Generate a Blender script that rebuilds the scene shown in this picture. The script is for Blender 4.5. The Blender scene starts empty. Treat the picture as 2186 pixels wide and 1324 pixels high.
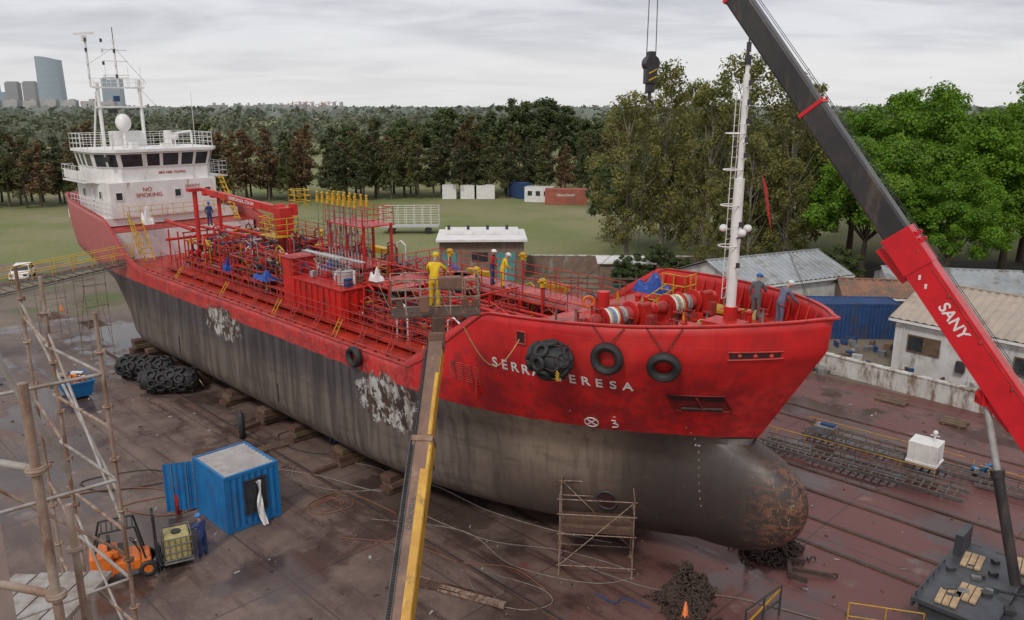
import bpy,bmesh,math,random
import numpy as np
from mathutils import Vector,Matrix
R=random.Random(7)
scene=bpy.context.scene
col=scene.collection
rad=math.radians
# ------------------------------------------------------------------ materials
MC={}
def nt(name):
    m=bpy.data.materials.new(name);m.use_nodes=True
    t=m.node_tree;b=t.nodes['Principled BSDF'];return m,t,b
def nd(t,k,**kw):
    n=t.nodes.new(k)
    for a,v in kw.items(): setattr(n,a,v)
    return n
def mixc(t,fac,a,b,mode='MIX'):
    n=t.nodes.new('ShaderNodeMix');n.data_type='RGBA';n.blend_type=mode
    for s,v in ((0,fac),(6,a),(7,b)):
        if isinstance(v,(int,float)): n.inputs[s].default_value=v
        elif isinstance(v,tuple): n.inputs[s].default_value=(*v[:3],1)
        else: t.links.new(v,n.inputs[s])
    return n.outputs[2]
def ramp(t,src,p0,p1):
    n=t.nodes.new('ShaderNodeMapRange');n.interpolation_type='SMOOTHSTEP'
    n.inputs[1].default_value=p0;n.inputs[2].default_value=p1
    t.links.new(src,n.inputs[0]);return n.outputs[0]
def mth(t,op,a,b=0.0,c=None):
    n=t.nodes.new('ShaderNodeMath');n.operation=op
    for i,v in enumerate((a,b,c)):
        if v is None: continue
        if isinstance(v,(int,float)): n.inputs[i].default_value=v
        else: t.links.new(v,n.inputs[i])
    return n.outputs[0]
def noise(t,vec,scale,detail=4,rough=.6,dist=0):
    n=nd(t,'ShaderNodeTexNoise');n.inputs['Scale'].default_value=scale;n.inputs['Detail'].default_value=detail
    n.inputs['Roughness'].default_value=rough;n.inputs['Distortion'].default_value=dist
    t.links.new(vec,n.inputs['Vector']);return n.outputs[0]
def mapping(t,vec,sc=(1,1,1),rot=(0,0,0),loc=(0,0,0)):
    n=nd(t,'ShaderNodeMapping');n.inputs['Scale'].default_value=sc;n.inputs['Rotation'].default_value=rot;n.inputs['Location'].default_value=loc
    t.links.new(vec,n.inputs['Vector']);return n.outputs[0]
def M(name,c1,c2=None,scale=2.0,rough=.55,metal=0.0,grime=None,gs=1.2,ga=.5,bump=0.0):
    if name in MC: return MC[name]
    m,t,b=nt(name)
    tc=nd(t,'ShaderNodeTexCoord').outputs['Object']
    c2=c2 or tuple(x*.7 for x in c1)
    n1=noise(t,tc,scale,5,.65)
    c=mixc(t,ramp(t,n1,.35,.68),c1,c2)
    if grime:
        v=mapping(t,tc,(1,1,.3))
        g=noise(t,v,gs,6,.7)
        c=mixc(t,ramp(t,g,1-ga-.08,1-ga+.12),c,grime)
    t.links.new(c,b.inputs['Base Color'])
    rr=nd(t,'ShaderNodeMapRange');t.links.new(n1,rr.inputs[0]);rr.inputs[3].default_value=max(.05,rough-.12);rr.inputs[4].default_value=min(1,rough+.15)
    t.links.new(rr.outputs[0],b.inputs['Roughness']);b.inputs['Metallic'].default_value=metal
    if bump:
        bp=nd(t,'ShaderNodeBump');bp.inputs['Strength'].default_value=bump;bp.inputs['Distance'].default_value=.05
        t.links.new(noise(t,tc,scale*6,3),bp.inputs['Height']);t.links.new(bp.outputs[0],b.inputs['Normal'])
    MC[name]=m;return m
RED=M('red_ship_paint',(.60,.022,.016),(.42,.022,.018),1.2,.4,grime=(.12,.03,.022),gs=2.2,ga=.41)
RED2=M('red_deck_paint',(.52,.04,.02),(.33,.026,.018),1.0,.34,grime=(.10,.035,.028),gs=1.5,ga=.43)
RED3=M('red_faded_paint',(.52,.055,.042),(.32,.03,.028),1.5,.5,grime=(.11,.045,.035),gs=3,ga=.44)
WHT=M('white_ship_paint',(.78,.77,.75),(.67,.65,.63),1.0,.45,grime=(.36,.27,.21),gs=2,ga=.36)
WHT2=M('white_paint_clean',(.80,.79,.77),(.68,.67,.65),2,.45)
YEL=M('yellow_paint',(.62,.38,.015),(.45,.26,.01),3,.45,grime=(.2,.1,.03),gs=4,ga=.38)
OCH=M('ochre_paint',(.60,.33,.025),(.46,.23,.02),2,.5,grime=(.18,.10,.04),gs=2.5,ga=.4)
YELB=M('yellow_cloth',(.76,.50,.01),(.62,.40,.01),6,.7)
BLK=M('black_rubber',(.018,.018,.02),(.035,.033,.032),3,.6)
DRK=M('dark_steel',(.05,.05,.055),(.03,.03,.03),3,.5,grime=(.10,.06,.04),gs=4,ga=.35)
GRY=M('grey_steel',(.28,.28,.28),(.17,.165,.16),2,.5,.3,grime=(.16,.09,.05),gs=3,ga=.4)
GL=M('light_grey_steel',(.5,.5,.48),(.38,.38,.37),3,.5,.2)
RUST=M('rusty_steel',(.12,.06,.038),(.07,.042,.03),3,.8,bump=.3)
SCF=M('rusty_scaffold_tube',(.27,.17,.12),(.36,.29,.24),5,.65,grime=(.15,.07,.04),gs=6,ga=.48)
SCF2=M('galvanised_tube',(.42,.40,.38),(.26,.20,.16),4,.5,.3)
GLASS=M('dark_window_glass',(.025,.03,.035),(.05,.055,.06),2,.08)
BLU=M('blue_container_paint',(.012,.17,.42),(.01,.12,.32),1.2,.45,grime=(.08,.09,.12),gs=2,ga=.38)
BLUD=M('faded_blue_container',(.02,.07,.2),(.015,.045,.13),1.2,.6,grime=(.08,.06,.06),gs=2,ga=.42)
TARP=M('blue_tarpaulin',(.02,.08,.38),(.01,.045,.24),5,.4)
WOOD=M('weathered_timber',(.17,.105,.065),(.10,.065,.045),4,.8,bump=.3)
WOODL=M('fresh_timber',(.50,.37,.22),(.38,.26,.15),4,.75)
SKIN=M('skin',(.42,.24,.17),(.36,.2,.14),4,.5)
NAVY=M('navy_cloth',(.035,.06,.18),(.025,.04,.13),6,.85)
GCL=M('grey_blue_cloth',(.16,.17,.24),(.11,.12,.18),6,.85)
GCL2=M('grey_cloth',(.13,.135,.15),(.09,.095,.105),6,.85)
REDC=M('red_cloth',(.42,.03,.03),(.3,.02,.02),6,.85)
BOOT=M('black_boot',(.02,.018,.016),(.03,.025,.02),6,.6)
HWH=M('white_helmet',(.75,.75,.73),(.68,.68,.66),6,.35)
HBL=M('blue_helmet',(.03,.18,.5),(.03,.15,.4),6,.35)
HYE=M('yellow_hood',(.7,.47,.01),(.6,.4,.01),6,.6)
ORG=M('orange_paint',(.72,.17,.02),(.55,.12,.015),3,.4,grime=(.15,.07,.03),gs=4,ga=.35)
CRED=M('crane_red_paint',(.66,.016,.025),(.54,.012,.02),1.5,.3,grime=(.2,.02,.02),gs=2,ga=.3)
CBLK=M('crane_black_paint',(.028,.027,.03),(.045,.04,.04),1,.35,grime=(.10,.075,.06),gs=1.5,ga=.42)
BMBR=M('boom_weathered_brown',(.20,.10,.065),(.13,.075,.055),1.5,.55,grime=(.28,.17,.10),gs=2.5,ga=.42)
ROPE=M('yellow_rope',(.58,.46,.2),(.40,.31,.14),12,.85)
ROPEB=M('blue_rope',(.05,.17,.42),(.42,.42,.42),20,.85)
CREAM=M('cream_plaster',(.50,.38,.32),(.38,.30,.26),2,.8)
PLST=M('white_plaster',(.64,.64,.62),(.52,.50,.48),.8,.85,grime=(.3,.27,.24),gs=1.2,ga=.42)
QW=M('stained_white_wall',(.62,.61,.58),(.48,.46,.42),.6,.85,grime=(.2,.13,.09),gs=1.5,ga=.48)
ZINC=M('zinc_roof_sheet',(.38,.40,.41),(.27,.29,.30),.5,.5,.2,grime=(.2,.17,.15),gs=.8,ga=.42)
TILE=M('tile_roof',(.28,.14,.085),(.18,.10,.07),1,.8,grime=(.12,.1,.08),gs=1,ga=.45,bump=.4)
BEIGE=M('beige_sheet_roof',(.42,.35,.28),(.34,.29,.24),.5,.7,grime=(.27,.22,.18),gs=.7,ga=.4)
BRICK=M('brick_wall',(.24,.16,.12),(.17,.12,.09),1.5,.85,grime=(.3,.28,.25),gs=1,ga=.4)
TEAL=M('teal_door_paint',(.10,.30,.29),(.08,.24,.23),2,.5)
CHAIN=M('rusty_chain',(.075,.045,.034),(.04,.028,.024),5,.8)
TOTE=M('yellowed_plastic',(.42,.36,.15),(.34,.27,.1),4,.45)
REDCONT=M('faded_red_container',(.40,.12,.08),(.30,.09,.06),1,.65,grime=(.2,.12,.1),gs=1,ga=.4)
BARK=M('bark',(.16,.125,.095),(.10,.075,.055),3,.9,bump=.4)
BARKL=M('pale_bark',(.30,.27,.21),(.19,.155,.12),3,.9,bump=.4)
REDL=M('red_lettering',(.45,.03,.03),(.4,.03,.03),4,.6)
WL=M('white_lettering',(.78,.76,.74),(.7,.66,.64),5,.5)
FADE=M('faded_yellowish_lettering',(.36,.31,.22),(.22,.18,.13),9,.6)
# ------------------------------------------------------------------ builder
class B:
    def __init__(s): s.v=[];s.f=[];s.m=[];s.s=[];s.mats=[];s.T=None
    def add(s,vs,fs,m,sm=False):
        if m not in s.mats: s.mats.append(m)
        i=s.mats.index(m);o=len(s.v)
        if s.T is not None: vs=[s.T@Vector(v) for v in vs]
        s.v.extend([tuple(v) for v in vs])
        for f in fs: s.f.append([o+k for k in f]);s.m.append(i);s.s.append(sm)
        return s
    def box(s,c,d,m,rz=0,rot=None):
        hx,hy,hz=d[0]/2,d[1]/2,d[2]/2
        vs=[Vector((x,y,z)) for x in(-hx,hx) for y in(-hy,hy) for z in(-hz,hz)]
        Mx=rot if rot is not None else Matrix.Rotation(rz,3,'Z')
        vs=[Mx@v+Vector(c) for v in vs]
        return s.add(vs,[(0,1,3,2),(4,6,7,5),(0,4,5,1),(2,3,7,6),(0,2,6,4),(1,5,7,3)],m)
    def beam(s,a,b,w,h,m,up=(0,0,1),w2=None,h2=None):
        a=Vector(a);b=Vector(b);D=(b-a).normalized();S=D.cross(Vector(up))
        if S.length<1e-4:S=D.cross(Vector((0,1,0)))
        S.normalize();U=S.cross(D);w2=w2 or w;h2=h2 or h
        vs=[a+S*w/2*i+U*h/2*j for i,j in((-1,-1),(1,-1),(1,1),(-1,1))]+[b+S*w2/2*i+U*h2/2*j for i,j in((-1,-1),(1,-1),(1,1),(-1,1))]
        return s.add(vs,[(3,2,1,0),(4,5,6,7),(0,1,5,4),(1,2,6,5),(2,3,7,6),(3,0,4,7)],m)
    def cyl(s,a,b,r,m,n=8,r2=None,caps=True):
        a=Vector(a);b=Vector(b);r2=r if r2 is None else r2
        D=(b-a)
        if D.length<1e-6:return s
        D.normalize();S=D.orthogonal().normalized();U=D.cross(S)
        vs=[];
        for p,q in((a,r),(b,r2)):
            for i in range(n):
                t=2*math.pi*i/n;vs.append(p+(S*math.cos(t)+U*math.sin(t))*q)
        s.add(vs,[(i,(i+1)%n,n+(i+1)%n,n+i) for i in range(n)],m,True)
        if caps:s.add(vs,[tuple(range(n))[::-1],tuple(range(n,2*n))],m)
        return s
    def tube(s,pts,r,m,n=6):
        for a,b in zip(pts[:-1],pts[1:]): s.cyl(a,b,r,m,n)
        return s
    def torus(s,c,ax,Ra,r,m,n=18,k=8,sq=1.0):
        c=Vector(c);D=Vector(ax).normalized();S=D.orthogonal().normalized();U=D.cross(S);vs=[]
        for i in range(n):
            t=2*math.pi*i/n;e=S*math.cos(t)+U*math.sin(t)
            for j in range(k):
                q=2*math.pi*j/k;vs.append(c+e*(Ra+r*math.cos(q))+D*r*sq*math.sin(q))
        return s.add(vs,[(i*k+j,((i+1)%n)*k+j,((i+1)%n)*k+(j+1)%k,i*k+(j+1)%k) for i in range(n) for j in range(k)],m,True)
    def lathe(s,c,ax,prof,m,n=14):
        c=Vector(c);D=Vector(ax).normalized();S=D.orthogonal().normalized();U=D.cross(S);vs=[]
        for h,r in prof:
            for i in range(n):
                t=2*math.pi*i/n;vs.append(c+D*h+(S*math.cos(t)+U*math.sin(t))*max(r,.001))
        L=len(prof)
        return s.add(vs,[(j*n+i,j*n+(i+1)%n,(j+1)*n+(i+1)%n,(j+1)*n+i) for j in range(L-1) for i in range(n)],m,True)
    def ball(s,c,r,m,n=12,k=8):
        if not isinstance(r,tuple):r=(r,r,r)
        vs=[];c=Vector(c)
        for j in range(k+1):
            p=math.pi*j/k
            for i in range(n):
                t=2*math.pi*i/n;vs.append(c+Vector((r[0]*math.sin(p)*math.cos(t),r[1]*math.sin(p)*math.sin(t),-r[2]*math.cos(p))))
        return s.add(vs,[(j*n+i,j*n+(i+1)%n,(j+1)*n+(i+1)%n,(j+1)*n+i) for j in range(k) for i in range(n)],m,True)
    def corr(s,p,u,v,m,n=12,d=.04):
        p=Vector(p);u=Vector(u);v=Vector(v);nn=u.cross(v).normalized();vs=[];L=n*4
        for i in range(L+1):
            o=d if (i%4) in(1,2) else 0
            q=p+u*(i/L)+nn*o;vs+= [q,q+v]
        return s.add(vs,[(2*i,2*i+2,2*i+3,2*i+1) for i in range(L)],m)
    def rail(s,pts,h,m,step=1.2,bars=3,r=.022):
        for a,b in zip(pts[:-1],pts[1:]):
            a=Vector(a);b=Vector(b);L=(b-a).length;n=max(1,round(L/step))
            for i in range(n+1):
                p=a+(b-a)*i/n;s.cyl(p,p+Vector((0,0,h)),r,m,5,caps=False)
            for j in range(bars):
                z=Vector((0,0,h*(j+1)/bars));s.cyl(a+z,b+z,r*.9,m,5,caps=False)
        return s
    def text(s,body,o,xa,ya,size,m,align='CENTER',bold=.012,ext=.006):
        cu=bpy.data.curves.new('tmp','FONT');cu.body=body;cu.size=size;cu.extrude=ext;cu.align_x=align;cu.align_y='CENTER';cu.offset=bold*size
        ob=bpy.data.objects.new('tmp',cu);col.objects.link(ob);dg=bpy.context.evaluated_depsgraph_get();me=bpy.data.meshes.new_from_object(ob.evaluated_get(dg))
        xa=Vector(xa).normalized();ya=Vector(ya).normalized();za=xa.cross(ya).normalized();o=Vector(o)
        vs=[o+xa*v.co.x+ya*v.co.y+za*v.co.z for v in me.vertices]
        s.add(vs,[tuple(p.vertices) for p in me.polygons],m)
        bpy.data.objects.remove(ob);bpy.data.curves.remove(cu);bpy.data.meshes.remove(me);return s
    def mesh(s,name):
        me=bpy.data.meshes.new(name);me.from_pydata(s.v,[],s.f)
        for m in s.mats: me.materials.append(m)
        me.polygons.foreach_set('material_index',s.m);me.polygons.foreach_set('use_smooth',s.s);me.update();return me
    def obj(s,name,parent=None,loc=(0,0,0),rz=0,bevel=0,**kw):
        ob=bpy.data.objects.new(name,s.mesh(name));col.objects.link(ob);ob.location=loc;ob.rotation_euler=(0,0,rz)
        if parent: ob.parent=parent
        if bevel:
            b=ob.modifiers.new('bevel','BEVEL');b.width=bevel;b.segments=2;b.limit_method='ANGLE';b.angle_limit=rad(40)
        for k,v in kw.items(): ob[k]=v
        return ob
def empty(name,loc=(0,0,0),rz=0,**kw):
    ob=bpy.data.objects.new(name,None);col.objects.link(ob);ob.location=loc;ob.rotation_euler=(0,0,rz);ob.empty_display_size=.3
    for k,v in kw.items(): ob[k]=v
    return ob
OX,OY=10.33,24.19;q2=2**-.5;SR=-math.pi/4
def S(X,t,z=0): return Vector((OX+(X+t)*q2,OY+(t-X)*q2,z))
def interp(x,a,b): return float(np.interp(x,a,b))
def sm(x): x=max(0,min(1,x));return x*x*(3-2*x)
# ------------------------------------------------------------------ world, sun, camera
w=bpy.data.worlds.new('World');scene.world=w;w.use_nodes=True;t=w.node_tree;bg=t.nodes['Background']
sky=nd(t,'ShaderNodeTexSky');sky.sky_type='NISHITA';sky.sun_disc=False;sky.sun_elevation=rad(48);sky.sun_rotation=rad(200)
tc=nd(t,'ShaderNodeTexCoord').outputs['Generated'];sp=nd(t,'ShaderNodeSeparateXYZ');t.links.new(tc,sp.inputs[0])
zz=mth(t,'ADD',mth(t,'MAXIMUM',sp.outputs[2],0.0),.13)
cb=nd(t,'ShaderNodeCombineXYZ');t.links.new(mth(t,'DIVIDE',sp.outputs[0],zz),cb.inputs[0]);t.links.new(mth(t,'DIVIDE',sp.outputs[1],zz),cb.inputs[1])
n1=noise(t,mapping(t,cb.outputs[0],(.75,1.15,1)),1.3,9,.56,.5);n2=noise(t,mapping(t,cb.outputs[0],(1,1.3,1),loc=(4,2,0)),.5,5,.5,.3)
cl=mixc(t,ramp(t,n1,.36,.66),(7.6,7.6,8.0),(5.4,5.5,5.95))
cl=mixc(t,ramp(t,n2,.45,.7),cl,(8.2,8.15,8.4))
hz=ramp(t,sp.outputs[2],.0,.12)
cl=mixc(t,mth(t,'MULTIPLY_ADD',hz,.7,.3),(8.1,7.95,7.9),cl)
fin=mixc(t,.94,sky.outputs[0],cl)
t.links.new(fin,bg.inputs[0]);bg.inputs[1].default_value=.102
sl=bpy.data.lights.new('sun','SUN');sl.energy=1.5;sl.angle=rad(10);sl.color=(1,.94,.86)
so=bpy.data.objects.new('sun',sl);col.objects.link(so)
az=rad(200);el=rad(48);sd=Vector((math.sin(az)*math.cos(el),math.cos(az)*math.cos(el),math.sin(el)))
so.rotation_euler=sd.to_track_quat('Z','Y').to_euler()
cam=bpy.data.cameras.new('camera');co=bpy.data.objects.new('camera',cam);col.objects.link(co);cam.lens=28.0;cam.sensor_width=36
co.location=(0,0,17);co.rotation_euler=(rad(75.6),0,0);cam.clip_end=9000;cam.clip_start=.1;scene.camera=co
scene.view_settings.view_transform='Standard';scene.view_settings.look='None';scene.view_settings.exposure=0
# ------------------------------------------------------------------ ground
m,t,b=nt('grass_and_dirt');tc=nd(t,'ShaderNodeTexCoord').outputs['Object']
a=noise(t,tc,.05,6,.6);c=mixc(t,ramp(t,a,.38,.62),(.16,.185,.055),(.225,.215,.10))
a2=noise(t,tc,.022,5,.6);c=mixc(t,ramp(t,a2,.52,.66),c,(.29,.24,.16))
a3=noise(t,tc,2.5,4,.7);c=mixc(t,mth(t,'MULTIPLY',ramp(t,a3,.4,.7),.35),c,(.06,.075,.025))
t.links.new(c,b.inputs['Base Color']);b.inputs['Roughness'].default_value=.95
g=B();g.add([(-6000,-300,-.03),(6000,-300,-.03),(6000,9000,-.03),(-6000,9000,-.03)],[(0,1,2,3)],m);g.obj('ground',kind='structure')
m,t,b=nt('dirt_yard');tc=nd(t,'ShaderNodeTexCoord').outputs['Object']
a=noise(t,tc,.2,6,.65);c=mixc(t,ramp(t,a,.35,.65),(.20,.16,.12),(.12,.095,.07));a2=noise(t,tc,.12,5,.7,.5);c=mixc(t,ramp(t,a2,.52,.62),c,(.10,.12,.04));t.links.new(c,b.inputs['Base Color']);b.inputs['Roughness'].default_value=.9
g=B();g.add([(-75,48,-.012),(-62,86,-.012),(-10,92,-.012),(60,88,-.012),(90,40,-.012),(60,10,-.012)],[(0,5,4,3,2,1)],m);g.obj('ground',kind='structure')
m,t,b=nt('stained_wet_concrete');tc=nd(t,'ShaderNodeTexCoord').outputs['Object']
v=mapping(t,tc,(1,1,1),(0,0,-SR))
big=noise(t,v,.10,6,.62,.2);med=noise(t,v,.4,8,.68,.15);fine=noise(t,v,6,4,.7)
str_=noise(t,mapping(t,v,(.12,1.3,1)),1.0,7,.66,.15)
c=mixc(t,ramp(t,med,.3,.7),(.195,.138,.112),(.10,.066,.055))
c=mixc(t,mth(t,'MULTIPLY',ramp(t,str_,.46,.68),.7),c,(.075,.04,.033))
c=mixc(t,mth(t,'MULTIPLY',ramp(t,fine,.5,.75),.4),c,(.24,.18,.15))
sp=nd(t,'ShaderNodeSeparateXYZ');t.links.new(tc,sp.inputs[0])
redm=mth(t,'MULTIPLY',ramp(t,sp.outputs[0],-2,10),ramp(t,big,.2,.5))
c=mixc(t,mth(t,'MULTIPLY',redm,.85),c,(.15,.052,.048))
rp=noise(t,v,.35,7,.72,.2);c=mixc(t,mth(t,'MULTIPLY',ramp(t,rp,.58,.68),.55),c,(.18,.042,.028))
br=nd(t,'ShaderNodeTexBrick');br.offset=0;br.inputs['Scale'].default_value=1;br.inputs['Brick Width'].default_value=6;br.inputs['Row Height'].default_value=4.2;br.inputs['Mortar Size'].default_value=.04;br.inputs['Mortar Smooth'].default_value=.3
t.links.new(v,br.inputs['Vector']);c=mixc(t,mth(t,'MULTIPLY',br.outputs['Fac'],.7),c,(.045,.032,.028))
wet=noise(t,v,.17,9,.62,.1);wm=mth(t,'MAXIMUM',ramp(t,wet,.475,.56),mth(t,'MULTIPLY',ramp(t,str_,.56,.66),.8))
c=mixc(t,mth(t,'MULTIPLY',wm,.62),c,(.034,.022,.02))
pale=noise(t,v,.45,8,.68,.2);c=mixc(t,mth(t,'MULTIPLY',ramp(t,pale,.59,.72),.5),c,(.29,.215,.17))
t.links.new(c,b.inputs['Base Color'])
ro=nd(t,'ShaderNodeMapRange');t.links.new(wm,ro.inputs[0]);ro.inputs[3].default_value=.55;ro.inputs[4].default_value=.14;t.links.new(ro.outputs[0],b.inputs['Roughness'])
bp=nd(t,'ShaderNodeBump');bp.inputs['Distance'].default_value=.02
inv=mth(t,'SUBTRACT',1.0,wm);t.links.new(mth(t,'MULTIPLY_ADD',inv,.5,.05),bp.inputs['Strength']);t.links.new(fine,bp.inputs['Height']);t.links.new(bp.outputs[0],b.inputs['Normal'])
CONC=m
g=B();pts=[S(-62,-75),S(-62,-12),S(-58,12),S(-40,24.6),S(20,24.6),S(40,24.6),S(40,-45)];g.add([(p.x,p.y,.004) for p in pts],[tuple(range(len(pts)))[::-1]],CONC);g.obj('pavement',kind='structure')
for i,tt in enumerate((4.2,6.2,8.6,10.6,-6.6,16.5,18.3)):
    g=B();a=S(-50,tt,.03);bb=S(22,tt,.03)
    g.beam(a,bb,.09,.05,RUST);g.beam(a+Vector((.09,.09,-.012)),bb+Vector((.09,.09,-.012)),.07,.03,DRK)
    g.obj('slipway_rail',label='rusty steel slipway rail set in the concrete',category='rail',group='rails in the slipway concrete')
# ------------------------------------------------------------------ hull geometry functions
def ztop(X): return interp(X,[-60,-49,-45.5,-43.5,-14.8,-10.4,-5,0],[10.35,9.4,7.4,6.72,6.7,9.82,10.1,10.5])
def zbot(X): return interp(X,[-60,-57.5,-54,-51,-48.5],[6.7,6.15,3.8,1.7,1.0])
BC=3.45;BR=2.3
def stemH(z): return interp(z,[1,4.6,5.3,5.7,9.3,10.5],[-4.4,-3.6,-2.9,-2.45,-.35,0])
def stemB(z):
    q=abs(z-BC)/BR
    return -99 if q>=1 else -4.8+4.35*(1-q**2.2)**(1/2.2)
def stemX(z): return max(stemH(z),stemB(z))
def zk(X): return ztop(X)-1.15
def bulbr(X):
    if X>-4.8: return max(0,1-(abs(X+4.8)/4.35)**2.2)**(1/2.2) if X<-.45 else 0
    return max(0,1-.12*((-4.8-X)/4.5)**2)
def half(X,z):
    if X>-14: z0=min(z,zk(X));ex=(z-z0)*.1
    else: z0=z;ex=0
    k=min(1,max(0,(z0-1)/1.3));Bh=4.35+1.25*math.sqrt(1-(1-k)**2)
    ww=sm((z0-4)/5.2);Le=15*(1-ww)+11*ww;p=2.05*(1-ww)+2.4*ww;e=1-.2*ww
    q=stemH(z0)+ex-X;f=0 if q<=0 else (1 if q>=Le else (1-(1-q/Le)**p)**e)
    gq=1
    if X<-44:
        La=interp(z0,[1,3,5,6.5,9],[8,11,18,38,50]);gq=max(.04,1-((-44-X)/La)**2)
    if X<-57: gq*=1-.12*((-57-X)/3)**2
    h=Bh*f*gq
    if X>-13:
        r=bulbr(X);fd=sm((X+13)/3.0);q=abs(z0-BC)/BR
        if q<r and r>0:
            hb=1.45*fd*(r**2.2-q**2.2)**(1/2.2);h=(h**2.4+hb**2.4)**(1/2.4)
    return h
def hp(X,z,off=0.0,side=-1):
    P=lambda X,z:Vector((X,side*half(X,z),z))
    dx=P(X+.05,z)-P(X-.05,z);dz=P(X,z+.04)-P(X,z-.04);n=dx.cross(dz).normalized()
    if n.y*side<0:n=-n
    return P(X,z)+n*off,n,dx.normalized()
# hull material
m,t,b=nt('ship_hull_paint');tc=nd(t,'ShaderNodeTexCoord').outputs['Object'];sp=nd(t,'ShaderNodeSeparateXYZ');t.links.new(tc,sp.inputs[0]);X_,Y_,Z_=sp.outputs
nz=noise(t,tc,1.3,6,.65);nf=noise(t,tc,5,5,.7);strk=noise(t,mapping(t,tc,(2.2,2.2,.22)),1.0,6,.65,.3);bgn=noise(t,tc,.28,4,.55);st2=noise(t,mapping(t,tc,(.35,.35,1.6)),1.0,6,.7,.5)
red=mixc(t,ramp(t,nz,.35,.7),(.62,.018,.018),(.46,.016,.018));red=mixc(t,mth(t,'MULTIPLY',ramp(t,strk,.54,.72),.5),red,(.24,.02,.02))
red=mixc(t,mth(t,'MULTIPLY',ramp(t,bgn,.5,.62),.35),red,(.68,.06,.05))
flare_shade=mth(t,'MULTIPLY',ramp(t,Z_,8.7,8.0),ramp(t,nz,.40,.6));red=mixc(t,mth(t,'MULTIPLY',flare_shade,.6),red,(.27,.013,.018))  # patchy darker red below the knuckle paints in the shading of the flare
sternm=ramp(t,X_,-43,-49);red=mixc(t,mth(t,'MULTIPLY',sternm,.85),red,(.46,.13,.14))
midm=mth(t,'MULTIPLY',ramp(t,X_,-12,-17),ramp(t,nf,.4,.62));red=mixc(t,mth(t,'MULTIPLY',midm,.5),red,(.38,.12,.10))
gl=mixc(t,ramp(t,strk,.36,.62),(.165,.130,.108),(.080,.062,.055))
gh=mixc(t,ramp(t,strk,.38,.62),(.088,.076,.078),(.042,.036,.039));gr=mixc(t,ramp(t,mth(t,'MULTIPLY_ADD',nz,1.6,Z_),4.3,5.7),gl,gh)
bowm=ramp(t,X_,-15,-9)
gb=mixc(t,ramp(t,mth(t,'MULTIPLY_ADD',nz,1.6,Z_),2.8,5.2),(.08,.056,.047),(.24,.185,.135));gb=mixc(t,mth(t,'MULTIPLY',ramp(t,strk,.45,.68),.6),gb,(.078,.056,.046))
gr=mixc(t,bowm,gr,gb)
gr=mixc(t,mth(t,'MULTIPLY',ramp(t,mth(t,'MULTIPLY_ADD',bgn,2.5,X_),-7.0,-4.0),.9),gr,(.034,.025,.024))
gr=mixc(t,mth(t,'MULTIPLY',ramp(t,st2,.5,.68),.45),gr,(.05,.036,.033))
gr=mixc(t,mth(t,'MULTIPLY',ramp(t,nf,.58,.7),.35),gr,(.16,.085,.05))
tipm=mth(t,'MULTIPLY',ramp(t,X_,-2.6,-.7),ramp(t,noise(t,mapping(t,tc,(1.2,1.2,2.2)),2.0,8,.8,.8),.46,.6));gr=mixc(t,mth(t,'MULTIPLY',tipm,.75),gr,(.27,.11,.06))
scr=noise(t,mapping(t,tc,(3,3,1)),2.2,8,.85,1);gr=mixc(t,mth(t,'MULTIPLY',ramp(t,scr,.57,.60),mth(t,'MULTIPLY',ramp(t,X_,-2.4,-1.0),.8)),gr,(.45,.30,.2))
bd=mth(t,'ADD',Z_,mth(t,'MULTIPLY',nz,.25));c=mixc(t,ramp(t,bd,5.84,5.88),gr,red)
for (px,pz,rx,rz_) in ((-31.8,5.3,2.3,.95),(-16.4,4.75,2.4,1.2)):
    dx=mth(t,'DIVIDE',mth(t,'SUBTRACT',X_,px),rx);dz=mth(t,'DIVIDE',mth(t,'SUBTRACT',Z_,pz),rz_)
    dd=mth(t,'SQRT',mth(t,'ADD',mth(t,'MULTIPLY',dx,dx),mth(t,'MULTIPLY',dz,dz)))
    pn=noise(t,mapping(t,tc,(1.4,1.4,1.1)),1.7,7,.75,.4);q=mth(t,'ADD',dd,mth(t,'MULTIPLY',pn,1.7))
    msk=ramp(t,q,1.86,1.7);pc=mixc(t,ramp(t,noise(t,mapping(t,tc,(1,1,.6)),2.0,8,.8,.2),.5,.54),(.055,.035,.028),(.50,.48,.45))
    pc=mixc(t,mth(t,'MULTIPLY',ramp(t,strk,.5,.6),.6),pc,(.13,.07,.045))
    c=mixc(t,msk,c,pc)
t.links.new(c,b.inputs['Base Color'])
rr=nd(t,'ShaderNodeMapRange');t.links.new(nz,rr.inputs[0]);rr.inputs[3].default_value=.30;rr.inputs[4].default_value=.6;t.links.new(rr.outputs[0],b.inputs['Roughness'])
bk=nd(t,'ShaderNodeTexBrick');bk.inputs['Scale'].default_value=1;bk.inputs['Brick Width'].default_value=6;bk.inputs['Row Height'].default_value=1.6;bk.inputs['Mortar Size'].default_value=.02
cx=nd(t,'ShaderNodeCombineXYZ');t.links.new(X_,cx.inputs[0]);t.links.new(Z_,cx.inputs[1]);t.links.new(cx.outputs[0],bk.inputs['Vector'])
hh=mth(t,'ADD',mth(t,'MULTIPLY',bk.outputs['Fac'],-.8),mth(t,'MULTIPLY',noise(t,mapping(t,tc,(1.5,1,.5)),1.0,2),1.8))
bp=nd(t,'ShaderNodeBump');bp.inputs['Strength'].default_value=.4;bp.inputs['Distance'].default_value=.03;t.links.new(hh,bp.inputs['Height']);t.links.new(bp.outputs[0],b.inputs['Normal'])
HULL=m
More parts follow.
